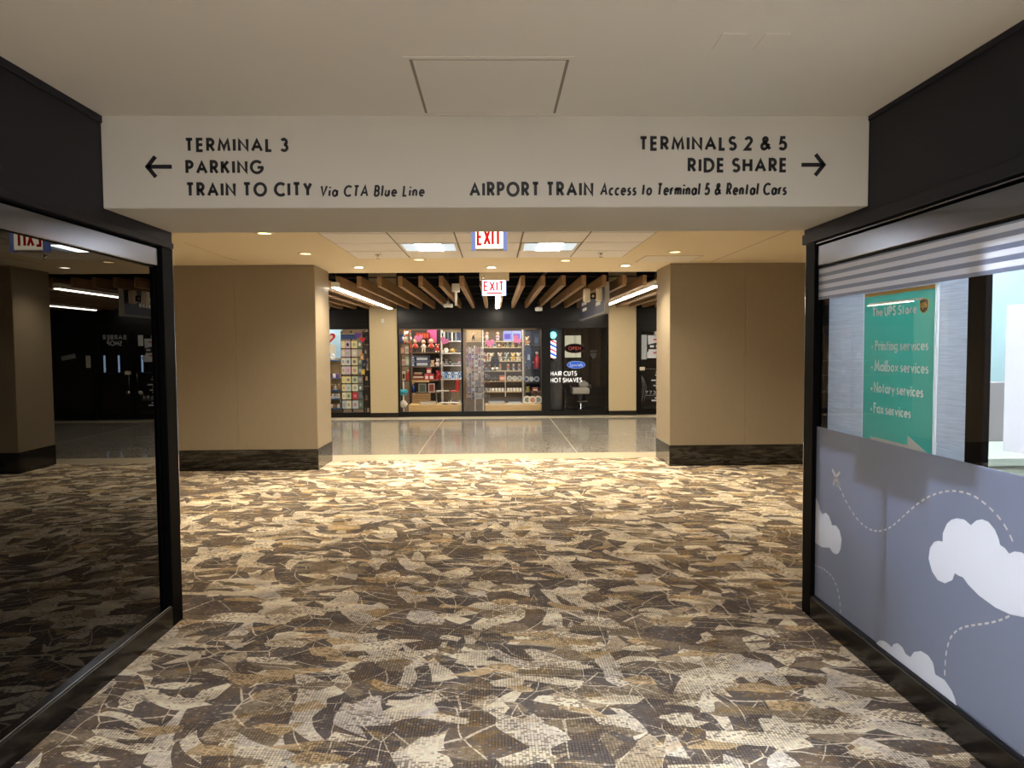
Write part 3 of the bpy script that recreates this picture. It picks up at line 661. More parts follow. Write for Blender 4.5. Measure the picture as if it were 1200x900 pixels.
# piers
def pier(name, x0, x1, seams, inner, lab):
    p = struct(MB().box(x0+.01, x1-.01, YP0+.006, YP1-.006, 0, ZF).build(name, 'vinyl'), lab, 'pier')
    xs = [x0]+seams+[x1]
    for q, r in zip(xs, xs[1:]):
        bx('wall_panel', (q+.0015, r-.0015, YP0, YP0+.02, .27, ZF-.004), 'vinyl', p, .001)
    xi = x1 if inner > 0 else x0
    bx('wall_panel', (xi-.012*inner-.004, xi, YP0+.0205, YP1, .27, ZF-.004) if inner > 0 else (xi, xi+.016, YP0+.0205, YP1, .27, ZF-.004), 'vinyl', p, .001)
    bx('corner_trim', (xi-.005, xi+.005, YP0-.003, YP0+.003, .27, ZF-.004), mat('corner_trim', '#b8aa8c', .4), p)
    bb = struct(MB().box(x0-.006, x1+.006, YP0-.006, YP1+.004, 0, .272, .002).build('baseboard_'+name.split('_')[-1], mat('gloss_base', '#12100e', .05, ior=1.6, var=.3, vscale=5)), 'high glossy black base of the %s pier' % name.split('_')[-1], 'baseboard')
    return p
pier('wall_pier_left', -7, PL, [-4.9, -3.30], 1, 'taupe panelled pier left of the opening')
pier('wall_pier_right', PR, 7, [3.24, 4.9], -1, 'taupe panelled pier right of the opening')
for nm, d in (('wall_lobby_left', (-7.1, -7, YH1, YP1, 0, ZF)), ('wall_lobby_right', (7, 7.1, YH1, YP1, 0, ZF)), ('wall_lobby_front_left', (-7, XL-.16, YH1-.12, YH1, 0, ZF)), ('wall_lobby_front_right', (XR+.15, 7, YH1-.04, YH1, 0, ZF))):
    struct(bx(nm, d, 'vinyl'), 'taupe lobby wall, %s' % nm.replace('wall_lobby_', '').replace('_', ' '), 'wall')

# exit signs
def exit_sign(x0, x1, y, z0, z1, mountz, label, near):
    cx = (x0+x1)/2; hw = (x1-x0)/2; h = z1-z0
    t = thing('exit_sign', (cx, y, z0), label, 'exit sign', 'exit signs')
    edge = mat('exit_edge', '#8d9fe0', .3, emit=.25, var=0); face = mat('exit_face_warm' if near else 'exit_face_cool', '#fff0d0' if near else '#e9f0ff', .4, emit=.85 if near else .75, var=0)
    bx('housing', (-hw, hw, .0, .05, .004, h), mat('exit_housing', '#c9c6c2', .5), t, .003)
    e = .034 if near else .012
    for s_ in (-1, 1): bx('edge_band', (s_*hw, s_*(hw-e), -.006, .046, 0, h), edge, t, .002)
    bx('face', (-hw+e, hw-e, -.004, 0, .016 if near else 0, h), face, t)
    fw = (hw-e)*2
    cap = h*.62 if near else h*.66
    text('EXIT', 'lettering', 'red', t, lambda x, z, d: (-fw/2+fw*.06+x, -.004-d, (h*.17 if near else h*.26)+z), fw*.86, cap, weight=.16, gap=.22, t=.0015)
    if not near: bx('underline', (-fw*.32, fw*.36, -.0055, -.004, h*.10, h*.19), 'red', t)
    return t
q0, q1 = on_y(552.5, 293.5, 5.92), on_y(594.5, 293.5, 5.92)
es = exit_sign(q0.x, q1.x, 5.92, q0.z, q0.z+.22, 0, 'exit sign with blue edges under the tiled ceiling', True)
bx('canopy', (-.07, .07, .0, .09, .22, ZF-q0.z), 'white', es, .004)
q0, q1 = on_y(564.5, 346.5, YE+.02), on_y(593.5, 345, YE+.02); qt = on_y(564.5, 328, YE+.02)
es2 = exit_sign(q0.x, q1.x, YE+.02, q0.z, qt.z, 0, 'exit sign with red underline hung from white box', False)
m0, m1 = on_y(562, 328.5, YE), on_y(596.5, 320, YE)
bx('mount_box', (m0.x-es2.location.x, m1.x-es2.location.x, -.03, .09, m0.z-q0.z, ZF+.05-q0.z), 'warmwhite', es2, .004)
MB().lathe([(.02, -.045), (.026, -.03), (.026, -.02)], (m0.x-es2.location.x+.05, -.025, m0.z-q0.z+.045), 12, 'y').build('lamp_head', 'chrome', es2, True)

# ================================================================== THE HALL
struct(bx('floor_hall', (-8, 8, 10.60, 15.95, -.06, 0), 'terrazzo'), 'polished grey terrazzo floor of the hall', 'floor')
struct(bx('trim_1', (-8, 8, 10.095, 10.62, -.05, .002), 'cream_strip'), 'cream border strip between carpet and terrazzo', 'floor border')
struct(bx('trim_2', (-8, 8, 15.93, YS, -.05, .002), 'cream_strip'), 'cream border strip along the shop fronts', 'floor border')
for x in (-5.8, -3.47, -1.14, 1.2, 3.53, 5.86): tag(bx('floor_joint', (x-.006, x+.006, 10.62, 15.93, 0, .0008), 'cream_strip', bpy.data.objects['floor_hall']))
bx('floor_joint', (-8, 8, 13.2, 13.21, 0, .0008), mat('joint_grey', '#6d675e', .4), bpy.data.objects['floor_hall'])
hc = struct(bx('ceiling_hall', (-8, 8, YE, YS+.1, 3.3, 3.4), 'plenum'), 'black open ceiling of the hall hung with wooden baffles', 'ceiling')
bm0 = None
for k in range(-24, 25):
    x = -.475+.2955*k
    if abs(x) > 7.6: continue
    if bm0 is None:
        bm0 = bx('ceiling_baffle', (-.032, .032, 10.56, 16.44, 2.452, 2.60), 'wood', hc, .002); bm0.location.x = x
    else:
        o = bm0.copy(); C.objects.link(o); o.location.x = x
for y in (11.4, 13.1, 14.8, 16.2): MB().tube([(-7.9, y, 2.66), (7.9, y, 2.66)], .012, 6).build('carrier_rail', mat('rail_dark', '#2a2725', .6), hc)
for x in (-3.1, .95, 3.9): MB().tube([(x, 10.6, 2.95), (x, 16.4, 2.95)], .03, 8).build('pipe', mat('pipe_dark', '#3a3633', .6), hc)
lin_ = None
for k, lab in ((-2, 'hidden far left'), (-1, 'left of the opening'), (0, 'behind the exit sign'), (1, 'right of the opening'), (2, 'far right past the pier')):
    x = (-4.68, -2.27, .06, 2.33, 4.70)[k+2]
    t = thing('linear_light', (x, 10.40 if abs(k) == 1 else 10.6, 2.42), 'long white linear light under the wooden baffles, '+lab, 'linear light', 'suspended linear lights')
    ln = 15.95-t.location.y
    bx('housing', (-.045, .045, 0, ln, .012, .085), 'white', t, .003); bx('lens', (-.036, .036, .01, ln-.01, 0, .012), 'linear', t)
    for yy in (.12, ln/2, ln-.12): MB().tube([(0, yy, .085), (0, yy, .88)], .002, 5).build('hanger_wire', 'chrome', t)
for nm, d in (('wall_hall_left', (-8.1, -8, 10.1, YS, 0, 3.4)), ('wall_hall_right', (8, 8.1, 10.1, YS, 0, 3.4)), ('wall_hall_front_left', (-8, -6.9, 10.1, 10.3, 0, 3.4)), ('wall_hall_front_right', (6.9, 8, 10.1, 10.3, 0, 3.4))):
    struct(bx(nm, d, 'vinyl'), 'taupe hall wall, %s' % nm.replace('wall_hall_', '').replace('_', ' '), 'wall')

# devices hanging in the hall
def px_box(u0, u1, v0, v1, y): p = on_y(u0, v1, y); q = on_y(u1, v0, y); return p.x, q.x, p.z, q.z
x0, x1, z0, z1 = px_box(529.5, 538.5, 332, 342, 11.2)
t = thing('wireless_unit', ((x0+x1)/2, 11.2, z0), 'white ceiling unit with a hanging strip left of exit sign', 'device')
bx('body', (x0-x1)/2 and ((x0-x1)/2, (x1-x0)/2, 0, .1, 0, z1-z0), 'white', t, .01); zb = on_y(534, 358, 11.2).z-z0
bx('strip', (-.018, .018, .03, .06, zb, .002), 'white', t, .004); MB().tube([(0, .05, z1-z0), (0, .05, 3.3-z0)], .006).build('rod', 'plenum', t)
x0, x1, z0, z1 = px_box(520, 530.5, 356, 361, 14.2)
t = thing('security_camera', ((x0+x1)/2, 14.2, z0), 'white box camera hung on a rod left of exit sign', 'camera', 'hall cameras')
bx('body', ((x0-x1)/2, (x1-x0)/2, -.06, .08, .01, z1-z0), 'white', t, .012); MB().lathe([(.03, -.03), (.05, 0), (.05, .012)], n=14).build('dome', 'black', t, True)
MB().lathe([(.03, z1-z0), (.03, z1-z0+.05), (.012, z1-z0+.06)], n=12).build('neck', 'white', t, True); MB().tube([(0, 0, z1-z0+.06), (0, 0, 3.3-z0)], .008).build('rod', 'chrome', t)
x0, x1, z0, z1 = px_box(627, 635.5, 360, 366.5, 15.6)
t = thing('security_camera', ((x0+x1)/2, 15.6, z0), 'white dome camera above gift shop fascia right of exit sign', 'camera', 'hall cameras')
MB().lathe([(.045, .03), (.08, .045), (.08, .105), (.05, .12), (.015, .125)], n=16).build('body', 'white', t, True); MB().ball((0, 0, .035), .05, .05, .045).build('dome', 'black', t, True); MB().tube([(0, 0, .12), (0, 0, 3.3-z0)], .012).build('rod', 'plenum', t)
x0, x1, z0, z1 = px_box(684, 692, 338, 354, 11.0)
t = thing('emergency_light', (x0, 11.0, z0), 'pair of white emergency lamp heads on a wire before blue sign', 'emergency light')
bx('lamp_head', (0, x1-x0, 0, .09, 0, z1-z0), 'warmwhite', t, .02)
x2, x3, z2, z3 = px_box(698.5, 706.5, 337, 353, 11.0)
bx('lamp_head', (x2-x0, x3-x0, 0, .09, z2-z0, z3-z0), 'warmwhite', t, .02)
bx('battery_box', (x1-x0-.01, x2-x0+.01, .02, .08, .05, .13), 'black', t, .008); MB().lathe([(.022, .014), (.026, .02)], ((x1+x2)/2-x0, 0, .09), 12, 'y').build('lens', 'chrome', t)
MB().tube([(.06, .05, z1-z0), (.07, .05, z1-z0+.12), (.10, .05, 3.3-z0)], .004).build('wire', 'plenum', t)
# blue hanging direction sign, edge-on
y0, y1 = 10.9, 14.2; pa = on_y(711.5, 367, y0); pt = on_y(711.5, 330, y0)
t = thing('hanging_sign', (pa.x, y0, pa.z), 'navy blue hanging direction sign with grey edge before barber window', 'sign')
navy = mat('navy_sign', '#151c42', .4); h = pt.z-pa.z
bx('panel', (-.03, .03, .03, y1-y0, .03, h-.03), navy, t)
bx('end_edge', (-.035, .035, 0, .03, 0, h), mat('sign_edge', '#8f8d8a', .4), t, .003); bx('bottom_edge', (-.035, .035, .03, y1-y0, 0, .03), mat('sign_edge2', '#6d6a66', .4), t)
bx('top_edge', (-.035, .035, .03, y1-y0, h-.03, h), mat('sign_edge2', '#6d6a66', .4), t)
mk = MB(); random.seed(3)
for row, zz in enumerate((.27, .16)):     # rows of small unreadable words, both faces
    for seg in ((.5, 1.1), (2.2, 2.9)):
        yy = seg[0]
        while yy < seg[1]-row*.1:
            l_ = random.uniform(.05, .10)
            for s_ in (-1, 1): mk.box(s_*.030, s_*.032, yy, yy+l_, zz, zz+.055)
            yy += l_+.03
mk.build('print', 'white', t)['kind'] = 'stuff'
for s_ in (-1, 1): bx('red_mark', (s_*.030, s_*.0322, 2.55, 2.63, .26, .33), mat('sign_red', '#a8323a', .4), t)
for yy in (.4, 2.9): MB().tube([(0, yy, h), (0, yy, 3.3-pa.z)], .008).build('rod', 'plenum', t)

# ------------------------------------------------------------------ shop fronts
SF = MB().box(-8, 8, YS+.01, YS+.12, ZS+.136, 3.4)
wf = struct(SF.build('wall_shop_fascia', 'shopblack'), 'dark brown-black fascia over the shop fronts', 'wall')
bx('fascia_lip', (-8, 8, YS-.012, YS+.12, ZS+.118, ZS+.136), 'shopblack', wf, .002); bx('fascia_head', (-8, 8, YS, YS+.12, ZS, ZS+.118), 'shopblack', wf)
bx('fascia_cap', (-8, 8, YS-.006, YS+.01, 2.40, 2.42), 'shopblack', wf)
def shop_pier(x0, x1, name, lab):
    p = struct(MB().box(x0, x1, YS-.06, YS+.14, .105, 3.4, .004).build(name, 'pierbeige'), lab, 'pier')
    bx('pier_base', (x0-.004, x1+.004, YS-.066, YS+.14, 0, .106), 'blackbase', p)
    return p
sp1 = shop_pier(-2.823, -2.207, 'wall_shop_pier_left', 'beige pier between card window and gift shop window')
shop_pier(2.586, 3.212, 'wall_shop_pier_right', 'beige pier between barber window and barber door')
shop_pier(-7.0, -6.4, 'wall_shop_pier_far_left', 'beige pier at the far left end of gift shop')
q = on_y(448.5, 376, YS-.06); bx('wall_sensor', (q.x-.035, q.x+.035, YS-.085, YS-.06, q.z-.05, q.z+.05), 'white', sp1, .008)
def shop_window(n, x0, x1, mull, lab, base=.118):
    w_ = group_root('window_%d' % n, lab, 'shop window')
    bx('base', (x0, x1, YS-.02, YS+.09, 0, base), 'shopblack', w_, .003)
    ed = [x0]+[m for m in mull]+[x1]
    for m_, wd in [(x0+.02, .04)]+[(m, .045) for m in mull]+[(x1-.02, .04)]: bx('mullion', (m_-wd/2, m_+wd/2, YS-.005, YS+.07, base, ZS), 'shopblack', w_, .002)
    for p, q in zip(ed, ed[1:]): bx('pane', (p+.02, q-.02, YS+.02, YS+.028, base, ZS), 'shopglass', w_)
    return w_
shop_window(3, -6.4, -2.823, [-4.6], 'gift shop window with card rack left of the beige pier')
shop_window(4, -2.207, 1.10, [-.747], 'wide gift shop window full of souvenirs')
struct(bx('trim_4', (1.10, 1.225, YS-.01, YS+.12, 0, ZS), 'shopblack', None, .003), 'black upright between gift shop and barber shop', 'trim')
struct(bx('wall_shop_party', (1.13, 1.20, YS+.12, YS+3.2, 0, ZS+.6), 'shopblack'), 'dark party wall between the shops', 'wall')
w5 = shop_window(5, 1.225, 2.586, [], 'dark barber shop window with white lettering')
w6 = group_root('window_6', 'dark glazed side panel right of barber doors', 'shop window')
bx('base', (5.05, 8, YS-.02, YS+.09, 0, .118), 'shopblack', w6, .003); bx('pane', (5.1, 8, YS+.02, YS+.028, .118, ZS), 'shopglass', w6); bx('mullion', (5.03, 5.11, YS-.005, YS+.07, 0, ZS), 'shopblack', w6)
# gift shop shell
struct(MB().box(-8, 1.13, YS+3.1, YS+3.2, 0, 2.7).box(-8.1, -8, YS, YS+3.2, 0, 2.7).build('wall_gift_shop', mat('gift_back', '#8a745a', .7)), 'beige back wall of the gift shop', 'wall')
struct(bx('ceiling_gift_shop', (-8, 1.13, YS+.12, YS+3.2, 2.6, 2.7), 'ceil'), 'white ceiling of the gift shop', 'ceiling')
struct(bx('floor_gift_shop', (-8, 1.13, YS, YS+3.2, -.05, 0), mat('shop_floor', '#6a5a48', .5)), 'brown floor of the gift shop', 'floor')
for i, x in enumerate((-6.2, -4.2, -2.4, -1.0, .4)):
    for j, y in enumerate((YS+.55, YS+2.0)):
        shop_lamp(x, y, 2.598, 1.0, .35, 11 if j == 0 else 5, 'gift shop ceiling light, %s row, %s from the left' % (('window', 'back')[j], ('first', 'second', 'third', 'fourth', 'fifth')[i]), 'gift shop ceiling lights')
# barber shell
struct(MB().box(1.2, 8, YS+2.4, YS+2.5, 0, 2.7).box(8, 8.1, YS, YS+2.5, 0, 2.7).build('wall_barber', mat('barber_wall', '#3b3129', .6)), 'dark brown back wall of the barber shop', 'wall')
struct(bx('ceiling_barber', (1.2, 8, YS+.12, YS+2.5, 2.6, 2.7), 'plenum'), 'black ceiling of the barber shop', 'ceiling')
struct(bx('floor_barber', (1.2, 8, YS, YS+2.5, -.05, 0), mat('barber_floor', '#24211f', .3)), 'dark floor of the barber shop', 'floor')
shop_lamp(1.9, YS+1.2, 2.598, .5, .3, 3, 'dim barber shop ceiling light above the white chair', 'barber shop ceiling lights', '#fff0dc')
shop_lamp(5.6, YS+1.4, 2.598, .5, .3, 2, 'dim barber shop ceiling light behind the doors', 'barber shop ceiling lights', '#fff0dc')
#ITEMS#
# ================================================================== GOODS IN THE SHOP WINDOWS
def Xd(u, d): return on_y(u, 430, YS+d).x
def Zd(v, d, u=560): return on_y(u, v, YS+d).z
PX = .0194
def cm(c, rough=.6): return mat('goods_'+c.strip('#'), c, rough, var=.10, vscale=25)
ORD = ['first', 'second', 'third', 'fourth', 'fifth', 'sixth', 'seventh', 'eighth', 'ninth', 'tenth', 'eleventh', 'twelfth']
def shelf_unit(name, u0, u1, d0, d1, vs, label, bm_, back=None, post=None, top=386.5, zbot=.0, cat='shelf unit'):
    x0, x1 = Xd(u0, d0), Xd(u1, d0); y0, y1 = YS+d0, YS+d1; um = (u0+u1)/2
    t = thing(name, ((x0+x1)/2, y0, zbot), label, cat); hw = (x1-x0)/2; zt = Zd(top, d0, um)-zbot; zs = []
    for v in vs:
        z = Zd(v, d0, um); zs.append(z); bx('shelf_board', (-hw, hw, 0, d1-d0, z-.022-zbot, z-zbot), bm_, t, .003)
    if back: bx('back_panel', (-hw, hw, d1-d0, d1-d0+.02, 0, zt), back, t)
    for s_ in (-1, 1): bx('upright', (s_*hw-.012, s_*hw+.012, 0, .025, 0, zt), post or bm_, t); bx('upright', (s_*hw-.012, s_*hw+.012, d1-d0-.025, d1-d0, 0, zt), post or bm_, t)
    return zs
def carton(u0, u1, z, h, d, c, c2, label, grp, cat='box', dep=.12):
    x0, x1 = Xd(u0, d), Xd(u1, d); w_ = x1-x0; t = thing('carton', ((x0+x1)/2, YS+d, z), label, cat, grp)
    bx('box', (-w_/2, w_/2, 0, dep, 0, h), cm(c), t, .003); bx('front_label', (-w_*.36, w_*.36, -.002, 0, h*.2, h*.72), cm(c2), t); bx('lid_flap', (-w_/2+.002, w_/2-.002, .001, dep-.002, h, h+.003), cm(c2), t); return t
def book(x, z, wd, h, d, c, label, grp):
    t = thing('book', (x, YS+d, z), label, 'book', grp)
    mb = MB().box(-wd/2, -wd/2+.003, 0, .14, 0, h).box(wd/2-.003, wd/2, 0, .14, 0, h).box(-wd/2, wd/2, -.003, 0, 0, h); mb.build('cover', cm(c), t)
    bx('pages', (-wd/2+.003, wd/2-.003, 0, .135, .003, h-.004), cm('#e4dcc8'), t); return t
def flat_books(u0, u1, z, n, d, cols, label, grp):
    for k in range(n):
        x0, x1 = Xd(u0, d)+.02*(k % 2), Xd(u1, d)-.015*(k % 3); t = thing('picture_book', ((x0+x1)/2, YS+d+.01*(k % 2), z+k*.026), label+', %s from the bottom' % ORD[k], 'book', grp)
        w_ = (x1-x0)/2; MB().box(-w_, w_, 0, .26, 0, .003).box(-w_, w_, 0, .26, .022, .025).box(-w_, -w_+.003, 0, .26, .003, .022).build('cover', cm(cols[k % len(cols)]), t); bx('pages', (-w_+.003, w_-.004, .003, .255, .003, .022), cm('#e4dcc8'), t)
def doll(u, z, h, d, shirt, hair, legs, label, grp='dolls in the gift shop window', skin='#e2b690'):
    t = thing('doll', (Xd(u, d), YS+d+.05, z), label, 'doll', grp); k = h/.30
    MB().lathe([(.030*k, .09*k), (.048*k, .10*k), (.040*k, .15*k), (.026*k, .185*k), (.012*k, .19*k)], n=12).build('shirt', cm(shirt), t, True)
    MB().tube([(-.025*k, 0, .17*k), (-.065*k, -.02*k, .11*k)], [.014*k, .011*k]).tube([(.025*k, 0, .17*k), (.065*k, -.02*k, .11*k)], [.014*k, .011*k]).build('arms', cm(skin), t, True)
    for s_ in (-1, 1): MB().tube([(s_*.02*k, 0, .11*k), (s_*.025*k, -.02*k, .05*k), (s_*.028*k, -.03*k, .012*k), (s_*.03*k, -.06*k, .010*k)], [.018*k, .015*k, .012*k, .010*k]).build('leg', cm(legs), t, True)
    hd = MB().ball((0, -.005, .235*k), .050*k, .045*k, .052*k).build('head', cm(skin), t, True)
    MB().ball((0, .012*k, .248*k), .054*k, .046*k, .050*k).build('hair', cm(hair), hd, True); return t
def plush(u, z, h, d, c, c2, label, grp='plush toys in the gift shop', name='plush_toy'):
    t = thing(name, (Xd(u, d), YS+d+.05, z), label, 'plush toy', grp); k = h
    MB().ball((0, 0, .30*k), .28*k, .24*k, .30*k).build('body', cm(c), t, True)
    hd = MB().ball((0, -.03*k, .72*k), .27*k, .24*k, .25*k).build('head', cm(c), t, True)
    for s_ in (-1, 1):
        MB().ball((s_*.2*k, 0, .93*k), .10*k, .06*k, .10*k).build('ear', cm(c2), hd, True); MB().ball((s_*.30*k, -.1*k, .38*k), .09*k, .10*k, .14*k).build('arm', cm(c), t, True); MB().ball((s_*.18*k, -.2*k, .09*k), .11*k, .14*k, .09*k).build('foot', cm(c2), t, True)
    MB().ball((0, -.22*k, .66*k), .12*k, .09*k, .09*k).build('muzzle', cm(c2), hd, True); return t
def heart_pts(s, n=28):
    P = []
    for i in range(n):
        t = 2*math.pi*i/n; P.append((s*.5*math.sin(t)**3, s*.5*(13*math.cos(t)-5*math.cos(2*t)-2*math.cos(3*t)-math.cos(4*t))/16))
    return P
def heart(x, z, s, c, label, d=.030, rot=0.0, c2=None):
    t = MB().prism([(a*math.cos(rot)-b*math.sin(rot), a*math.sin(rot)+b*math.cos(rot)) for a, b in heart_pts(s)], lambda a, b, e: (a, -e, b), .004)
    o = t.build('paper_heart', cm(c)); o.location = (x, YS+d+.004, z); tag(o, label, 'paper heart', 'paper hearts on the shop glass')
    if c2: MB().prism(heart_pts(s*.55), lambda a, b, e: (a, -e-.004, b-.0), .001).build('inner_heart', cm(c2), o)
    return o
def plate(u, z, r, d, c, c2, label, grp='souvenir plates'):
    t = thing('souvenir_plate', (Xd(u, d), YS+d+.06, z), label, 'plate', grp)
    a = MB().lathe([(r*.55, .012), (r*.62, .004), (r, -.010), (r*.98, -.014), (r*.60, -.002), (r*.56, .006)], (0, 0, r), 22, 'y').build('rim', cm(c, .25), t, True)
    MB().lathe([(r*.58, -.001), (r*.57, .004)], (0, 0, r), 20, 'y').build('centre', cm(c2, .25), t); bx('stand', (-r*.4, r*.4, -.01, .05, 0, .012), 'black', t); return t
def mug(u, z, h, d, c, label, grp):
    t = thing('mug', (Xd(u, d), YS+d+.05, z), label, 'mug', grp); r = h*.38
    MB().lathe([(r*.9, 0), (r, h*.1), (r, h), (r*.9, h), (r*.86, h*.12)], n=14).build('cup', cm(c, .25), t, True)
    MB().tube([(r*.95, 0, h*.8), (r*1.5, 0, h*.7), (r*1.5, 0, h*.35), (r*.95, 0, h*.22)], h*.06, 6).build('handle', cm(c, .25), t, True); return t
def garment(u0, u1, v0, v1, d, c, label, grp='garments in the gift shop', c2='#d8d2c6'):
    x0, x1 = Xd(u0, d), Xd(u1, d); z0, z1 = Zd(v1, d, u0), Zd(v0, d, u0); w_ = (x1-x0)/2; h = z1-z0
    t = thing('hanging_shirt', ((x0+x1)/2, YS+d, z0), label, 'shirt', grp)
    P = [(-.62*w_, 0), (.62*w_, 0), (.62*w_, .62*h), (.9*w_, .55*h), (w_, .72*h), (.5*w_, h), (.18*w_, h), (0, .93*h), (-.18*w_, h), (-.5*w_, h), (-w_, .72*h), (-.9*w_, .55*h), (-.62*w_, .62*h)]
    o = MB().prism(P, lambda a, b, e: (a, .04-e, b), .06).build('cloth', cm(c, .9), t); MB().tube([(-.4*w_, .01, h), (0, .01, h+.03), (.4*w_, .01, h)], .006).tube([(0, .01, h+.03), (0, .01, h+.09)], .005).build('hanger', 'chrome', t)
    MB().prism([(-.3*w_, .35*h), (.3*w_, .35*h), (.2*w_, .62*h), (-.2*w_, .62*h)], lambda a, b, e: (a, -.02-e, b), .002).build('print', cm(c2), t); return t
def bottle(u, z, h, d, c, label, grp='bottles in the gift shop'):
    t = thing('bottle', (Xd(u, d), YS+d+.05, z), label, 'bottle', grp); r = h*.2
    MB().lathe([(r*.9, 0), (r, .02*h), (r, .6*h), (r*.4, .78*h), (r*.4, .92*h)], n=14).build('body', cm(c, .2), t, True); MB().lathe([(r*.48, .88*h), (r*.48, h)], n=12).build('cap', cm('#d8d0c0'), t); return t

# ---- card window, left of the pier
bx('back', (0, 0, 0, 0, 0, 0), 'beige') if False else None
bd = thing('display_board', (Xd(393, 1.0), YS+1.0, 0), 'pale blue display board behind the red heart', 'board')
bx('panel', (-.35, .16, .06, .09, .9, 2.05), cm('#a9cbe0'), bd); bx('stand', (-.30, -.26, .06, .09, 0, .9), cm('#777777'), bd); bx('stand', (.06, .10, .06, .09, 0, .9), cm('#777777'), bd)
heart(Xd(387, .03), Zd(395.5, .03, 387), .26, '#cf2531', 'red paper heart with cream centre beside the left pier', c2='#f2dcc4')
nt2 = tag(bx('paper_notice', (Xd(386, .03), Xd(394, .03), YS+.0285, YS+.031, Zd(414, .03, 390), Zd(404, .03, 390)), cm('#eceade')), 'small white notice below the red paper heart', 'notice')
RK = .55
rk = thing('card_rack', (Xd(412, RK), YS+RK, 0), 'tall black wire greeting card rack with blue header', 'card rack')
cx_ = Xd(412, RK)
for u in (399.5, 411, 425): bx('upright', (Xd(u, RK)-cx_-.012, Xd(u, RK)-cx_+.012, .10, .13, 0, 1.98), 'black', rk)
bx('mid_bar', (Xd(399.5, RK)-cx_, Xd(425, RK)-cx_, .05, .09, Zd(439.3, RK)-.012, Zd(439.3, RK)+.008), 'black', rk)
bx('base', (Xd(399, RK)-cx_, Xd(426, RK)-cx_, -.05, .3, 0, .03), 'black', rk)
hdz0, hdz1 = Zd(397.5, RK, 412), Zd(390, RK, 412)
bx('header', (Xd(400, RK)-cx_, Xd(418, RK)-cx_, .08, .10, hdz0, hdz1), cm('#2b4a86'), rk); bx('header_line', (Xd(400, RK)-cx_, Xd(418, RK)-cx_, .075, .08, hdz1-.03, hdz1-.015), cm('#e6cf6a'), rk)
random.seed(11); rowsv = [(399, 408), (409, 418), (419, 428), (429, 438.5), (440.5, 449), (450, 458.5), (459.5, 468), (469, 479)]
pal = ['#e8e0b8', '#d8e6ea', '#e9d7c9', '#cfdcb4', '#f0ecd8', '#e7c9cf', '#b8d2e4', '#efe6a8', '#d9c6e0', '#ddd8cc']
cols_ = [(400, 404.3), (404.8, 410.3), (411.8, 418.6), (419.2, 424)]
cnames = ['leftmost', 'second', 'third', 'rightmost']
for r_, (v0, v1) in enumerate(rowsv):
    z0 = Zd(v1, RK, 412); h = (v1-v0)*PX*.96; bx('tray', (Xd(399.5, RK)-cx_, Xd(424.8, RK)-cx_, .02, .10, z0-.012, z0), 'black', rk)
    for c_, (ua, ub) in enumerate(cols_):
        c = random.choice(pal); c2 = random.choice(['#d8a0a4', '#a8bccc', '#e0cc8c', '#b4c4a4', '#8a8a90', '#d8b494', '#f0ece0'])
        if (r_, c_) == (6, 2): c, c2 = '#cf4048', '#e89090'
        if c_ == 3: c = random.choice(['#5d7f86', '#6a8a7a', '#7f8fa0', '#a8b4a0'])
        if (r_, c_) == (0, 1): c2 = '#2a2a30'
        x0, x1 = Xd(ua, RK), Xd(ub, RK); w_ = (x1-x0)/2
        o = MB().box(-w_, w_, 0, .002, 0, h).box(-w_, -w_+.003, .002, .02, 0, h).box(-w_, w_, .02, .022, 0, h).build('greeting_card', cm(c)); o.location = ((x0+x1)/2, YS+RK+.03, z0)
        tag(o, 'greeting card in the black rack, %s column, %s row from the top' % (cnames[c_], ORD[r_]), 'greeting card', 'greeting cards in the black rack')
        MB().prism([(w_*.6*math.cos(a_*math.pi/4), h*.5+h*.26*math.sin(a_*math.pi/4)) for a_ in range(8)], lambda a, b, e: (a, -e, b), .001).build('motif', cm(c2), o)
heart(Xd(420, RK), Zd(392.5, RK, 420), .17, '#6a3fa0', 'purple heart on the card rack header', d=RK+.06); heart(Xd(424, RK-.1), Zd(398, RK-.1, 424), .13, '#d22048', 'small red heart right of the card rack', d=RK+.03)
# shelves left of the rack
zs = shelf_unit('wall_shelf', 380, 398, .75, 1.0, [422, 443, 457, 467.5, 478.5], 'tan shelf with purple and blue boards left of card rack', cm('#2f6fae'), cm('#b79c72'), cm('#8d7a5c'), top=420)
plush(390, zs[0], .16, .80, '#e9e4dc', '#c9b8a8', 'small white plush on the top purple shelf')
for i, u in enumerate((387.5, 391, 394.5)): mug(u, zs[1], .10, .78, ('#6b3f86', '#e6e2da', '#6b3f86')[i], ('purple mug beside left pier', 'white mug between purple mugs', 'purple mug nearest the card rack')[i], 'mugs on the wall shelf')
for i, u in enumerate((388, 392, 396)): bottle(u, zs[2], .13, .78, ('#a8603a', '#d8c8b0', '#c08a5a')[i], '%s jar on the upper blue shelf' % ('rust brown', 'cream', 'amber')[i])
for i, u in enumerate((389, 393, 396.5)): plush(u, zs[3], .12, .78, '#ece8e0', '#d8d0c4', 'tiny white figurine on middle blue shelf, %s from left' % ORD[i], 'white figurines', 'figurine')
for i, u in enumerate((387, 391, 395)): mug(u, zs[4], .09, .78, ('#d8d2c4', '#a97a4a', '#e8e4da')[i], '%s mug on the lowest blue shelf' % ('grey', 'tan', 'white')[i], 'mugs on the wall shelf')
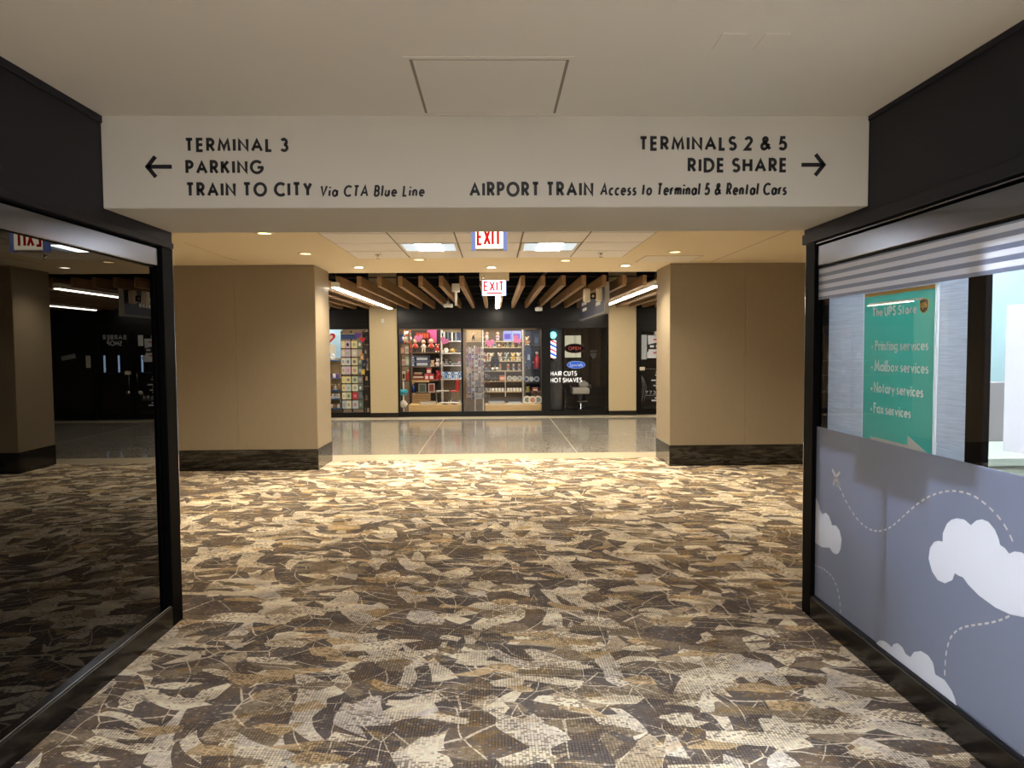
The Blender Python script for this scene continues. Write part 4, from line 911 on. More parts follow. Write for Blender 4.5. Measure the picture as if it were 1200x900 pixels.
# dark goods right of the rack
bk = thing('garment_rail', (Xd(431, .7), YS+.7, 0), 'black rail of dark bags and caps beside the pier', 'rail'); MB().tube([(-.07, .1, 0), (-.07, .1, 2.0), (.07, .1, 2.0), (.07, .1, 0)], .015).build('frame', 'black', bk)
for i, (u0, u1, v0, v1, c, c2, lab) in enumerate(((426, 434, 389, 403, '#211d1c', '#46403c', 'black jacket at the top of the rail beside the pier'), (424.5, 433.5, 404, 420, '#3b3a3c', '#8d8a88', 'charcoal shirt second down the rail'), (423, 431, 421, 433, '#2d3352', '#6a7090', 'navy shirt third down the rail'), (425, 434, 434, 452, '#26252a', '#c9a070', 'black shirt with tan print on the rail'), (424, 434, 453, 478, '#352b28', '#6a5a50', 'dark brown shirt lowest on the rail'))):
    garment(u0, u1, v0, v1, .62, c, lab, 'dark garments beside the card rack', c2)
carton(423, 427, Zd(439, .5, 425), .12, .5, '#e0b428', '#f0d880', 'small yellow box hung right of card rack', 'boxes by the card rack', dep=.04)
carton(422.5, 426, Zd(422, .5, 425), .14, .5, '#d88a3a', '#e8d0b0', 'small orange box hung right of card rack', 'boxes by the card rack', dep=.04)
# seen only as a reflection in the shipping shop window: the window's left bay
heart(-4.06, 1.86, .24, '#5f4f8c', 'purple paper heart on the far left shop glass'); heart(-4.52, 1.84, .26, '#e0506a', 'pink paper heart on the far left shop glass')
tag(bx('paper_notice', (-4.66, -4.34, YS+.0285, YS+.031, 1.38, 1.70), cm('#bcd8dc')), 'pale blue notice on the far left shop glass', 'notice')
zs = []
t = thing('display_table', (-4.9, YS+.7, 0), 'long low display shelf in the far left gift shop bay', 'shelf unit')
for z in (.45, .85, 1.2): bx('shelf_board', (-1.2, .9, 0, .4, z-.025, z), cm('#cdbfa4'), t)
for x in (-1.2, -.1, .88): bx('upright', (x, x+.03, 0, .4, 0, 1.3), cm('#8d7a5c'), t)
for k, z in enumerate((.45, .85, 1.2)):
    for j in range(6): 
        p = plush(560, z, .20, .8, ('#e8e2d8', '#d9b48a', '#8fb4c8', '#d07a6a', '#f0ece4', '#b0a090')[(j+k) % 6], '#cfc4b4', 'plush toy in the far left bay, %s board, %s from left' % (('low', 'middle', 'high')[k], ORD[j]), 'plush toys in the far left bay'); p.location.x = -5.9+.36*j

# ---- big gift shop window, left half
pls = []
for nm, u0, u1 in (('left', 478, 541.2), ('right', 568, 634.5)):
    x0, x1 = Xd(u0, .1), Xd(u1, .1); ph = Zd(474.5, .1, (u0+u1)/2); t = thing('plinth', ((x0+x1)/2, YS+.1, 0), 'pale oak display plinth in the %s half of gift shop window' % nm, 'plinth', 'oak plinths'); hw = (x1-x0)/2
    bx('top', (-hw, hw, 0, .68, ph-.03, ph), 'oak', t, .003); bx('front', (-hw+.004, hw-.004, .004, .03, 0, ph-.03), 'oak', t); bx('side', (-hw+.004, -hw+.03, .03, .67, 0, ph-.03), 'oak', t); bx('side', (hw-.03, hw-.004, .03, .67, 0, ph-.03), 'oak', t); pls.append(ph)
DK = cm('#3a322c'); TN_ = cm('#8f7a60')
zA = shelf_unit('display_shelf', 481.3, 515.6, .80, 1.25, [413, 429.5, 445.5, 460], 'dark display shelf of dolls and red boxes, left of window', cm('#6e5a44'), DK, DK)
bx('shelf_lip', (Xd(483, .8)-Xd(498.75, .8), Xd(503, .8)-Xd(498.75, .8), -.006, 0, zA[2]-.05, zA[2]), 'oak', bpy.data.objects['display_shelf'])
zT = shelf_unit('narrow_tower', 468.5, 479.8, .55, .85, [402.5, 414.5, 428.5, 446], 'narrow dark tower of small goods beside the pier', cm('#4c4640'), None, cm('#2c2825'), top=388)
plush(477.5, zT[0], .30, .58, '#e6e0d6', '#c8642c', 'white and orange plush toy at the tower top'); carton(469, 472.5, zT[0], .22, .6, '#2c3c7a', '#4a5aa0', 'navy box beside the plush on the tower top', 'boxes on the narrow tower')
carton(470, 474, zT[1], .14, .58, '#e0a890', '#f0d0c0', 'peach box on the tower second board', 'boxes on the narrow tower'); carton(475, 479.5, zT[1], .17, .58, '#dcd8cc', '#b8b0a4', 'white box on the tower second board', 'boxes on the narrow tower')
carton(471, 475, zT[2], .15, .58, '#e8d0c4', '#d8a8a0', 'pink box on the tower third board', 'boxes on the narrow tower'); carton(475.5, 480, zT[2], .20, .58, '#b4c8b4', '#e0e8dc', 'mint box on the tower third board', 'boxes on the narrow tower')
carton(471, 474.5, zT[3], .22, .58, '#e4dcc8', '#443c36', 'cream box on the tower lowest board', 'boxes on the narrow tower'); bottle(478, zT[3], .25, .58, '#c8452e', 'orange red bottle on the tower lowest board')
st = thing('flower_stand', (Xd(472.5, .35), YS+.35, 0), 'slim white stand with turquoise bow and white flower', 'stand'); z1_, z2_ = Zd(459.5, .35, 472), Zd(473.5, .35, 472)
MB().tube([(0, 0, .02), (0, 0, Zd(446, .35))], .012).build('pole', 'white', st); MB().lathe([(.10, 0), (.10, .015), (.015, .03)], n=16).build('base', 'white', st)
bw = MB()
for s_ in (-1, 1): bw.ball((s_*.045, -.03, z1_+.015), .06, .03, .05).ball((s_*.04, -.03, z1_-.035), .03, .02, .045)
bw.ball((0, -.05, z1_), .025).build('bow', cm('#2aa9c0'), st, True)
fl = MB()
for k in range(6): a_ = k*math.pi/3; fl.ball((.055*math.cos(a_), -.03, z2_+.05*math.sin(a_)), .042, .03, .04)
fl.build('flower', cm('#f0ebe2'), st, True); MB().ball((0, -.06, z2_), .02).build('flower_centre', cm('#e0d0c0'), st, True)
ps = tag(bx('poster', (Xd(501, 1.2), Xd(512, 1.2), YS+1.215, YS+1.225, Zd(402, 1.2, 506), Zd(386.5, 1.2, 506)), cm('#e66aa6')), 'plain pink poster behind the dolls', 'poster')
bn = thing('banner', (Xd(496, 1.1), YS+1.1, Zd(397, 1.1, 496)), 'dark red box with orange lettered front above the dolls', 'box')
bx('box', (-.17, .17, 0, .12, 0, .15), cm('#8c2a1c'), bn, .004); 
for k in range(5): bx('front_mark', (-.15+.06*k, -.11+.06*k, -.002, 0, .03, .12), cm('#d0562c'), bn)
doll(486.5, zA[0], .34, .82, '#d23a26', '#d9a878', '#3a2c28', 'doll in red shirt with fair hair, left of three'); doll(496.5, zA[0], .32, .82, '#e2ddd2', '#1c1614', '#d8c8b8', 'black-haired doll in white, middle of three'); doll(505.5, zA[0], .34, .82, '#d8463a', '#7a3a1c', '#2c2624', 'doll in red shirt with brown hair, right of three')
scf = thing('red_scarf', (Xd(481, .78), YS+.74, zA[0]), 'long orange red scarf draped beside the left doll', 'scarf'); MB().tube([(0, 0, .40), (-.03, -.01, .30), (.0, -.01, .18), (-.03, 0, .08), (.0, -.01, .0)], [.02, .03, .028, .03, .02]).build('cloth', cm('#e04a26', .9), scf, True)
plush(513, zA[0], .20, .82, '#c23a30', '#e8d8c8', 'red plush right of the three dolls')
for k in range(2): carton(486, 503.5, zA[1]+k*.128, .12, .84, '#3c4668', '#c4ccd8', 'long navy truck box, %s of two' % ('lower', 'upper')[k], 'navy truck boxes')
for k in range(3): carton(482.3, 485.6, zA[1]+k*.088, .082, .84, '#5a6ea8' if k % 2 == 0 else '#dfe3ee', '#e8ecf4' if k % 2 == 0 else '#5a6ea8', 'small %s cube stacked beside truck boxes, %s' % ('blue' if k % 2 == 0 else 'white', ('lowest', 'middle', 'top')[k]), 'small stacked cubes', dep=.08)
plush(506.5, zA[1], .15, .84, '#d8b48c', '#efe0c8', 'tan plush right of the navy boxes'); plush(513.5, zA[1], .19, .82, '#e9e2dc', '#d0b8b0', 'white plush at right end of second board')
for k in range(4):
    x0, x1 = Xd(483, .84)+.01*k, Xd(496.5, .84)-.012*k; t = MB().box(x0-(x0+x1)/2, x1-(x0+x1)/2, 0, .22, 0, .045, .018).build('folded_sweater', cm(('#9a4a2c', '#e4d8c4', '#7c3622', '#d8c4a4')[k], .9)); t.location = ((x0+x1)/2, YS+.84, zA[2]+k*.046)
    tag(t, 'folded %s sweater in the pile, %s' % (('rust', 'cream', 'brown', 'sand')[k], ('bottom', 'second up', 'third up', 'top')[k]), 'sweater', 'folded sweaters')
for i, (u0, u1, lv) in enumerate(((497.3, 502.3, 0), (502.8, 508.2, 0), (499.5, 505.5, 1))): carton(u0, u1, zA[2]+lv*.146, .14, .84, '#cf2230', '#f0ece6', 'red box with white label beside sweaters, %s' % ('lower left', 'lower right', 'upper')[i], 'red boxes beside the sweaters')
plush(514, zA[2], .22, .82, '#b8202c', '#d85060', 'dark red plush at right end of third board')
bottle(484, zA[3], .24, .84, '#24407c', 'navy blue bottle on the lowest board')
for i, (u0, u1, c, c2) in enumerate(((490, 499, '#a9a79c', '#5f6f66'), (501.5, 509, '#d9d2c6', '#9a4038'))):
    x0, x1 = Xd(u0, .84), Xd(u1, .84); w_ = (x1-x0)/2; t = thing('framed_picture', ((x0+x1)/2, YS+.86, zA[3]), '%s picture frame on the lowest board' % ('grey', 'cream')[i], 'picture frame', 'picture frames'); fr = MB()
    for d_ in ((-w_, w_, 0, .02), (-w_, w_, .19, .21), (-w_, -w_+.02, .02, .19), (w_-.02, w_, .02, .19)): fr.box(d_[0], d_[1], 0, .02, d_[2], d_[3])
    fr.build('frame', cm(c), t); bx('picture', (-w_+.02, w_-.02, .008, .014, .02, .19), cm(c2), t)
cr = thing('wooden_crate', (Xd(493, .5), YS+.5, pls[0]), 'slatted wooden crate standing on the left plinth', 'crate'); hw = (Xd(503, .5)-Xd(483, .5))/2; hc_ = Zd(460.5, .5)-pls[0]
for k in range(4): bx('slat', (-hw, hw, 0, .015, hc_*(.03+.245*k), hc_*(.235+.245*k)), mat('crate_wood', '#a5855c', .7), cr, .002)
for s_ in (-1, 1): bx('end_board', (s_*hw, s_*(hw-.018), .016, .28, 0, hc_), mat('crate_wood', '#a5855c', .7), cr)
flat_books(491, 510, pls[0], 3, .15, ['#7a5a4c', '#d8cec0', '#4c3a34'], 'flat book in the pile on left plinth', 'flat books on the left plinth')
zB = shelf_unit('white_shelf', 517.5, 541, 1.05, 1.45, [399.5, 413.5, 428, 444], 'white shelf of books, clock and toys behind the mullion', 'white', TN_, 'white')
u = 518.6
for k in range(10):
    wd = random.uniform(.032, .046); book(Xd(u, 1.07), zB[0], wd, random.uniform(.19, .235), 1.07, ['#1c2028', '#d8d8d4', '#23262c', '#5a6a78', '#1a1a1e', '#e4e2da', '#20222a', '#8a8f96', '#24305c', '#1e2a5a'][k], '%s upright book on the white shelf, %s from left' % (['black', 'white', 'black', 'slate', 'black', 'white', 'black', 'grey', 'navy', 'navy'][k], ORD[k]), 'books on the white shelf'); u += 2.3
ck = thing('round_clock', (Xd(523, 1.1), YS+1.1, zB[1]), 'small round white clock on the white shelf', 'clock'); MB().lathe([(.055, .03), (.058, 0), (.052, -.004)], (0, 0, .062), 20, 'y').build('case', 'white', ck, True); bx('foot', (-.03, .03, 0, .03, 0, .008), 'chrome', ck); bx('hand', (-.002, .002, -.007, -.004, .062, .10), 'black', ck); bx('hand', (0, .025, -.007, -.004, .060, .064), 'black', ck)
bottle(519, zB[1], .09, 1.08, '#e8dcc0', 'small cream candle jar left of the clock')
tp = thing('gold_ornament', (Xd(530.5, 1.1), YS+1.1, zB[1]), 'gold teapot-like ornament right of the clock', 'ornament'); MB().lathe([(.03, 0), (.06, .03), (.062, .06), (.03, .095), (.008, .11)], n=16).build('body', cm('#c89a3a', .3), tp, True); MB().tube([(.055, 0, .05), (.09, 0, .07), (.095, 0, .09)], [.014, .010, .008]).build('spout', cm('#c89a3a', .3), tp, True); MB().tube([(-.055, 0, .08), (-.09, 0, .07), (-.085, 0, .04), (-.055, 0, .03)], .008).build('handle', cm('#c89a3a', .3), tp, True)
carton(535.5, 540, zB[1], .11, 1.08, '#3a3330', '#6a5a50', 'dark brown box right of the gold ornament', 'boxes on the white shelf')
def toy_plane(u, z, s, d, c, c2, label, rz=0.0):
    t = thing('model_aeroplane', (Xd(u, d), YS+d+.08, z), label, 'model aeroplane', 'model aeroplanes', rz)
    MB().tube([(-.5*s, 0, .09*s), (-.42*s, 0, .12*s), (.3*s, 0, .12*s), (.5*s, 0, .16*s)], [.012*s, .06*s, .06*s, .015*s]).build('fuselage', cm(c, .3), t, True)
    for q in (-1, 1): MB().add([(-.1*s, 0, .10*s), (.08*s, 0, .10*s), (.2*s, q*.42*s, .13*s), (.12*s, q*.42*s, .13*s), (-.1*s, 0, .12*s), (.08*s, 0, .12*s), (.2*s, q*.42*s, .14*s), (.12*s, q*.42*s, .14*s)], [(0, 1, 2, 3), (4, 5, 6, 7), (0, 1, 5, 4), (1, 2, 6, 5), (2, 3, 7, 6), (3, 0, 4, 7)]).build('wing', cm(c2, .3), t)
    MB().prism([(.34*s, .14*s), (.5*s, .14*s), (.54*s, .32*s), (.46*s, .32*s)], lambda a, b, e: (a, e-.006, b), .012).build('tail_fin', cm(c2, .3), t); MB().tube([(0, 0, 0), (0, 0, .08*s)], .008).lathe([(.07, 0), (.07, .01)], n=12).build('stand', 'black', t); return t
toy_plane(522.5, zB[2], .20, 1.08, '#e8e8e6', '#1c1c20', 'white and black model aeroplane on the white shelf', .3); toy_plane(534, zB[2], .26, 1.08, '#c8ccd0', '#9aa0a8', 'silver model aeroplane beside the mullion', -.4)
for i, u in enumerate((518.5, 522.5, 526.5, 530.5, 534.5, 538.5)): plush(u, zB[3], .17, 1.08, '#2f7cc0' if i % 2 else '#e8eaea', '#eef0f0' if i % 2 else '#3a86c8', '%s plush in the blue and white row, %s from left' % ('blue' if i % 2 else 'white', ORD[i]), 'blue and white plush row')
ch = thing('red_chair', (Xd(532.5, .45), YS+.5, pls[0]), 'small red chair with chrome legs on the left plinth', 'chair'); zs_ = Zd(457.5, .45)-pls[0]
bx('seat', (-.10, .09, -.06, .14, zs_-.03, zs_), cm('#c8242c', .4), ch, .01); bx('backrest', (.03, .10, -.06, .14, zs_, zs_+.26), cm('#c8242c', .4), ch, .02)
for sx in (-.085, .075):
    for sy in (-.045, .125): MB().tube([(sx, sy, 0), (sx, sy, zs_-.03)], .008).build('leg', 'chrome', ch)
tb = thing('metal_bench', (Xd(519, .45), YS+.5, pls[0]), 'low chrome bench left of the red chair', 'bench'); bx('top', (-.17, .13, -.06, .12, zs_-.02, zs_), cm('#c8c4bc', .3), tb, .006)
for sx in (-.16, .12):
    for sy in (-.05, .11): MB().tube([(sx, sy, 0), (sx, sy, zs_-.02)], .009).build('leg', 'chrome', tb)
toy_plane(520.5, pls[0], .28, .16, '#e6e4de', '#b8b6b0', 'white model aeroplane on the left plinth, left of two', .25); toy_plane(531.5, pls[0], .30, .16, '#ecebe6', '#d0cec8', 'white model aeroplane on the left plinth, right of two', -.3)
carton(504, 509.5, Zd(466, .5)-.0, .10, .62, '#1a1818', '#4a4644', 'small black box behind the crate', 'boxes behind the crate') if False else None

# ---- big gift shop window, right half
sp = thing('postcard_spinner', (Xd(556.5, .6), YS+.6, 0), 'white wire postcard spinner behind the window mullion', 'spinner rack')
ztop, zlow = Zd(406, .6), Zd(467, .6); rr = .195
MB().tube([(0, 0, .02), (0, 0, ztop+.02)], .016, 10).build('pole', 'white', sp); MB().lathe([(.2, 0), (.2, .015), (.03, .035)], n=20).build('base', 'white', sp)
tz = [zlow+(ztop-zlow)*k/8 for k in range(9)]
rg = MB()
for k in range(8): rg.tube([((rr-.02)*math.cos(a_*math.pi/8), (rr-.02)*math.sin(a_*math.pi/8), tz[k]) for a_ in range(17)], .004, 5)
rg.build('wire_rings', 'white', sp)
for k in range(8): MB().tube([((rr-.03)*math.cos(k*math.pi/4+.3), (rr-.03)*math.sin(k*math.pi/4+.3), zlow) for _ in (0,)]+[((rr-.03)*math.cos(k*math.pi/4+.3), (rr-.03)*math.sin(k*math.pi/4+.3), ztop)], .004, 5).build('upright_wire', 'white', sp)
tpal = ['#b7bcc8', '#6d7fa8', '#8a8f98', '#c9b8a0', '#5f6a80', '#9a7aa8', '#7a5a9a', '#c88a7a']; random.seed(5); cb_ = None
for k in range(8):
    for j in range(8):
        a_ = math.radians(-168+22.3*j); hh = (tz[k+1]-tz[k])*.86
        o = MB().box(-.033, .033, -.001, .001, 0, hh).build('postcard', cm(random.choice([tpal[k], tpal[k], '#d8d4cc', '#7c8aa0', '#b89a80', '#4a5568'])))
        o.location = (sp.location.x+rr*math.cos(a_), sp.location.y+rr*math.sin(a_), tz[k]); o.rotation_euler = (math.radians(6), 0, a_+math.pi/2)
        tag(o, 'small postcard in the wire spinner, %s tier from the bottom' % ORD[k], 'postcard', 'postcards in the spinner, %s tier' % ORD[k])
        MB().box(-.026, .026, -.002, -.001, hh*.25, hh*.8).build('picture', cm(random.choice(['#cfccc4', '#7a86a0', '#b89a94', '#8fa0ac', '#8a7a9c', '#a8a29a'])), o)
zC = shelf_unit('toy_shelf', 566, 613, 1.15, 1.5, [399.8, 407, 423, 434.5, 446.5, 459], 'beige wall shelf of dolls, mugs and plates behind spinner', cm('#cbb58e'), cm('#705c44'), 'white')
bx('centre_upright', (Xd(592, 1.15)-Xd(589.5, 1.15)-.012, Xd(592, 1.15)-Xd(589.5, 1.15)+.012, -.004, .0, Zd(465, 1.15), Zd(436, 1.15)), 'white', bpy.data.objects['toy_shelf'])
zL = shelf_unit('doll_ledge', 546, 564.6, 1.15, 1.4, [399.8], 'cream ledge of dolls above the postcard spinner', cm('#cbb58e'), None, cm('#8f7a60'))
bx('back_panel', (-.19, .19, .25, .27, zL[0], zL[0]+.28), cm('#c8b088'), bpy.data.objects['doll_ledge'])
for i, (u, sh, hr, lg) in enumerate(((555, '#24201f', '#8a3c1c', '#1c1a1a'), (565.5, '#e6c8b0', '#c8662c', '#302624'), (571, '#efe8dc', '#201a18', '#e8d8c8'), (583.5, '#b8a4d0', '#8a7a9a', '#f0e8dc'))):
    doll(u, zC[0], .235, 1.17, sh, hr, lg, ('doll in black with auburn hair, top board', 'doll with ginger hair, top board', 'black-haired doll in white, top board', 'doll in lilac, top board')[i], 'dolls on the beige top board')
for i, (u0, u1, c, c2) in enumerate(((590, 600, '#8f9fe8', '#5a4ac8'), (600.5, 611, '#a8b8f0', '#7a5ad0'))):
    carton(u0, u1, zC[0]+.0, .25, 1.24, c, c2, '%s gift box on the beige top board' % ('periwinkle', 'pale blue')[i], 'blue gift boxes')
for i, u in enumerate((595, 601, 609)): plush(u, zC[1], .14, 1.17, ('#7f9a78', '#c8a878', '#8a6a4a')[i], '#e0d4b8', '%s plush below the blue gift boxes' % ('green', 'tan', 'brown')[i])
for i, (u, c) in enumerate(((570, '#c8a070'), (576, '#e0cfae'), (586, '#b8a090'), (594, '#7a8a80'), (601.5, '#d0a850'), (608, '#d8c4a0'))): plush(u, zC[2], .20, 1.17, c, '#f0e6d0', 'small soft toy in the tan row, %s from left' % ORD[i], 'tan soft toy row')
carton(590.5, 606.5, zC[2]-.002, .11, 1.155, '#efe4c4', '#7a8a6a', 'wide cream box in front of soft toys', 'boxes on the beige shelf', dep=.05) if False else None
gt = thing('black_trousers', (Xd(580, 1.0), YS+1.05, Zd(434, 1.0)), 'small black trousers with white shoes hung before shelf', 'garment')
for s_ in (-1, 1): MB().tube([(s_*.03, 0, .33), (s_*.055, 0, .2), (s_*.05, 0, .07)], [.05, .055, .04]).build('trouser_leg', cm('#17141a', .9), gt, True); MB().ball((s_*.05, -.03, .035), .04, .065, .035).build('shoe', cm('#eeeae2'), gt, True)
MB().tube([(0, 0, .34), (0, .1, .40), (0, .16, .42)], .006).build('hook', 'chrome', gt)
for i, (u, c) in enumerate(((586, '#cdbb9a'), (595.5, '#c23a34'), (602, '#4a6ab0'), (608.5, '#7a3a6a'))): doll(u, zC[3], .17, 1.17, c, '#e8e4dc', '#e8e4dc', 'small %s figure on the middle board' % ('tan', 'red', 'blue', 'purple')[i], 'small figures on the middle board')
carton(585, 591.5, zC[4], .13, 1.17, '#d4683c', '#f0c8a8', 'orange box left of the plates', 'boxes on the beige shelf')
for i, u in enumerate((570.5, 576, 581)): carton(u, u+4, zC[4], .12, 1.17, '#2a2624', '#5a5450', 'black box on the plate board, %s from left' % ORD[i], 'black boxes on the plate board')
for i, u in enumerate((597, 603, 609)): plate(u, zC[4], .062, 1.17, '#ece8de', ('#a8b0a0', '#c8ccc0', '#9aa8a0')[i], 'small white souvenir plate on shelf, %s from left' % ORD[i])
for i, u in enumerate((570, 573.8, 577.6, 581.4, 585.2, 589)): mug(u, zC[5], .085, 1.17, '#efece4', 'white mug left of the centre upright, %s from left' % ORD[i], 'white mugs on the beige shelf')
for i, u in enumerate((595.5, 599, 602.6, 606.2, 609.8)): mug(u, zC[5], .085, 1.17, '#efece4', 'white mug right of the centre upright, %s from left' % ORD[i], 'white mugs on the beige shelf')
flat_books(572, 592, pls[1], 3, .2, ['#3f5a72', '#c8d0d4', '#28506a'], 'flat blue book in the pile on right plinth', 'flat books on the right plinth'); flat_books(594.5, 611, pls[1], 2, .2, ['#c8ccd0', '#8aa0b8'], 'flat pale book beside the plates', 'pale books on the right plinth')
zD = shelf_unit('dark_shelf', 614.9, 634.3, .85, 1.25, [404.5, 432, 447.5, 459.5], 'dark shelf with coats and badges right of window', cm('#3a3a44'), cm('#2a3040'), cm('#6a6258'))
plush(617.5, zD[0], .21, .87, '#e8a868', '#f4ead8', 'orange and cream round plush on the dark shelf'); doll(619, zD[0]+.21, .12, .95, '#2a70d0', '#1a5ac0', '#2a70d0', 'tiny blue figure above the orange plush') if False else None
carton(626, 632, zD[0], .26, .95, '#2c3850', '#50607a', 'slate box beside the orange plush', 'boxes on the dark shelf')
carton(614.8, 622, zD[0]+.205, .12, 1.02, '#2f7fe0', '#5aa0f0', 'bright blue box at the dark shelf top', 'boxes on the dark shelf') if False else None
garment(614.2, 625, 406.5, 430, .86, '#2e3e63', 'navy coat hanging on the dark shelf', c2='#8aa0c0'); bottle(629.5, zD[1], .40, .87, '#a81c28', 'tall dark red bottle on the dark shelf')
for i, (u, c) in enumerate(((617, '#3a5a90'), (622.6, '#e8e6e0'), (629, '#4a6494'))): plate(u, zD[2], .066, .87, '#c8d0dc', c, 'round %s badge plate on the dark shelf' % ('navy', 'white', 'blue')[i], 'badge plates')
plush(618.5, zD[3], .13, .87, '#a8a03c', '#d8d080', 'olive plush on the lowest dark board'); carton(624, 630.5, zD[3], .10, .87, '#c03a34', '#f0e8e0', 'red and white box on the lowest dark board', 'boxes on the dark shelf')
cp = thing('brown_cap', (Xd(627, .6), YS+.6, pls[1]+.20), 'dark brown cap on a stand behind the plates', 'cap'); MB().lathe([(.09, 0), (.09, .03), (.07, .075), (.02, .095)], n=16).build('crown', cm('#4a3024', .9), cp, True); MB().add([(-.08, -.05, .005), (.08, -.05, .005), (.05, -.16, 0), (-.05, -.16, 0), (-.08, -.05, .012), (.08, -.05, .012), (.05, -.16, .007), (-.05, -.16, .007)], [(0, 1, 2, 3), (4, 5, 6, 7), (0, 1, 5, 4), (1, 2, 6, 5), (2, 3, 7, 6), (3, 0, 4, 7)]).build('peak', cm('#4a3024', .9), cp); MB().lathe([(.05, -.20), (.05, -.19), (.012, -.185), (.012, 0)], n=12).build('stand', 'chrome', cp)
for i, (u, c) in enumerate(((617.5, '#7c8f86'), (624, '#c88a6a'), (630.5, '#7a98b0'))): plate(u, pls[1], .098, .18+.05*abs(i-1), '#efe9da', c, 'large white rimmed plate on right plinth, %s' % ('left with green centre', 'middle with orange centre', 'right with blue centre')[i], 'large plates on the plinth')
heart(Xd(491, .03), Zd(396.5, .03, 491), .20, '#f78cc6', 'pink paper heart over the dolls on gift shop glass', rot=.15); heart(Xd(521, .03), Zd(399.5, .03, 521), .20, '#f78cc6', 'pink paper heart before the white book shelf', rot=-.5)
heart(Xd(574.5, .03), Zd(402, .03, 574), .21, '#f78cc6', 'pink paper heart right of the spinner top', rot=.1); heart(Xd(605.5, .03), Zd(398, .03, 605), .21, '#f78cc6', 'pink paper heart below the blue gift boxes', rot=-.9)

# ---- barber shop window
def stripes_mat():
    m, nt, b = new_mat('barber_stripes'); g = NT(nt); co = g.n('TexCoord').outputs['Object']; s_ = g.n('SeparateXYZ'); g.set(s_.inputs[0], co)
    ang = g.math('DIVIDE', g.math('ARCTAN2', s_.outputs[1], s_.outputs[0]), 2*math.pi)
    f = g.math('FRACT', g.math('ADD', g.math('MULTIPLY', s_.outputs[2], 5.0), g.math('MULTIPLY', ang, 1.0)))
    col = g.ramp(f, [(0, lin('#2456b8')+(1,)), (.27, (1, 1, 1, 1)), (.5, lin('#d84a5a')+(1,)), (.72, (1, 1, 1, 1))])
    g.set(b.inputs['Base Color'], col); g.set(b.inputs['Emission Color'], col); b.inputs['Emission Strength'].default_value = .7; b.inputs['Roughness'].default_value = .2; return m
M['stripes'] = stripes_mat()
def barber_pole(x, y, z0, r, h, label, globe=True):
    t = thing('barber_pole', (x, y, z0), label, 'barber pole', 'lit barber poles')
    MB().lathe([(r, 0), (r, h)], (0, 0, 0), 18).build('cylinder', 'stripes' if globe else mat('tube_glow', '#b8dcff', .3, emit=.8, var=0), t, True)
    MB().lathe([(r*.4, -.06), (r*.8, -.05), (r*1.1, -.02), (r*1.1, 0)], n=16).build('lower_cap', 'chrome', t, True); MB().lathe([(r*1.1, h), (r*1.1, h+.02), (r*.8, h+.05), (r*.5, h+.06)], n=16).build('upper_cap', 'chrome', t, True)
    if globe: MB().ball((0, 0, h+.06+r*1.0), r*1.15, n=16, m=10).build('globe', mat('globe_glow', '#6fe0e6', .3, emit=1.3, var=0), t, True)
    bx('bracket', (-.02, .02, r*.8, r+.10, -.03, h+.03), 'black', t); return t
barber_pole(Xd(648.5, .15), YS+.16, Zd(419.5, .15, 648), .068, (419.5-399)*PX, 'lit barber pole with turquoise globe in the window')
bb = struct(bx('trim_5', (Xd(643.5, .26), Xd(658, .26), YS+.27, YS+.30, .118, ZS), mat('barber_slate', '#3a3d42', .5)), 'slate backing strip behind the barber pole', 'trim')
fit_text('HAIR CUTS', 'lettering', mat('white_letters', '#f0f0ee', .5, emit=.25, var=0), w5, YS+.019, 645, 676, 435, 440.6, weight=.18, gap=.14, space=.3)
fit_text('HOT SHAVES', 'lettering', MATS['white_letters'], w5, YS+.019, 645, 682, 442.8, 448.4, weight=.18, gap=.14, space=.3)
mr = thing('lit_mirror', (Xd(671.5, .9), YS+.9, Zd(419, .9, 671)), 'pale lit mirror behind the oval sign', 'mirror'); w_ = (Xd(681, .9)-Xd(662, .9))/2; h = 26*PX*1.05
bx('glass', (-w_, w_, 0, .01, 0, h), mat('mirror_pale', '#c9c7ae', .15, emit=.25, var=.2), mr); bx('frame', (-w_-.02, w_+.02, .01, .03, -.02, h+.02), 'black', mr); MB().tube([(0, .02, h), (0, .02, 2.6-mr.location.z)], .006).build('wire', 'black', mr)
def oval(name, u0, u1, v0, v1, d, label, m, rim, txt, tm, cap_, ww):
    x0, x1, z0, z1 = px_box(u0, u1, v0, v1, YS+d); a_, b_ = (x1-x0)/2, (z1-z0)/2; t = thing(name, ((x0+x1)/2, YS+d, (z0+z1)/2), label, 'sign')
    P = [(a_*math.cos(2*math.pi*i/28), b_*math.sin(2*math.pi*i/28)) for i in range(28)]
    MB().prism(P, lambda p, q, e: (p, -e, q), .02).build('board', m, t); mb = MB(); ribbon(mb, [(p*.92, q*.90) for p, q in P]+[(P[0][0]*.92, P[0][1]*.90)], .012, lambda p, q, e: (p, -.02-e, q), .004); mb.build('rim', rim, t)
    text(txt, 'lettering', tm, t, lambda p, q, e: (-a_*ww+p, -.02-e, -b_*cap_+q), 2*a_*ww, 2*b_*cap_, weight=.16, gap=.18, slant=.1 if ww > .65 else 0, t=.003)
    MB().tube([(0, 0, b_*.9), (0, .0, ZS+.1-(z0+z1)/2)], .003).build('wire', 'black', t); return t
oval('open_sign', 661, 685.5, 402.5, 414, .10, 'dark oval sign with dull red lettering in barber window', 'black', mat('rim_dim', '#4a2a28', .4), 'OPEN', mat('neon_dim', '#a03a34', .4, emit=.12, var=0), .38, .60)
oval('specials_sign', 664, 686, 422.8, 432.2, .08, 'blue oval sign with white script in barber window', mat('blue_oval', '#1f57b8', .4, emit=.25, var=0), mat('rim_blue', '#9ab8e8', .4), 'Specials', 'filmwhite', .42, .70)
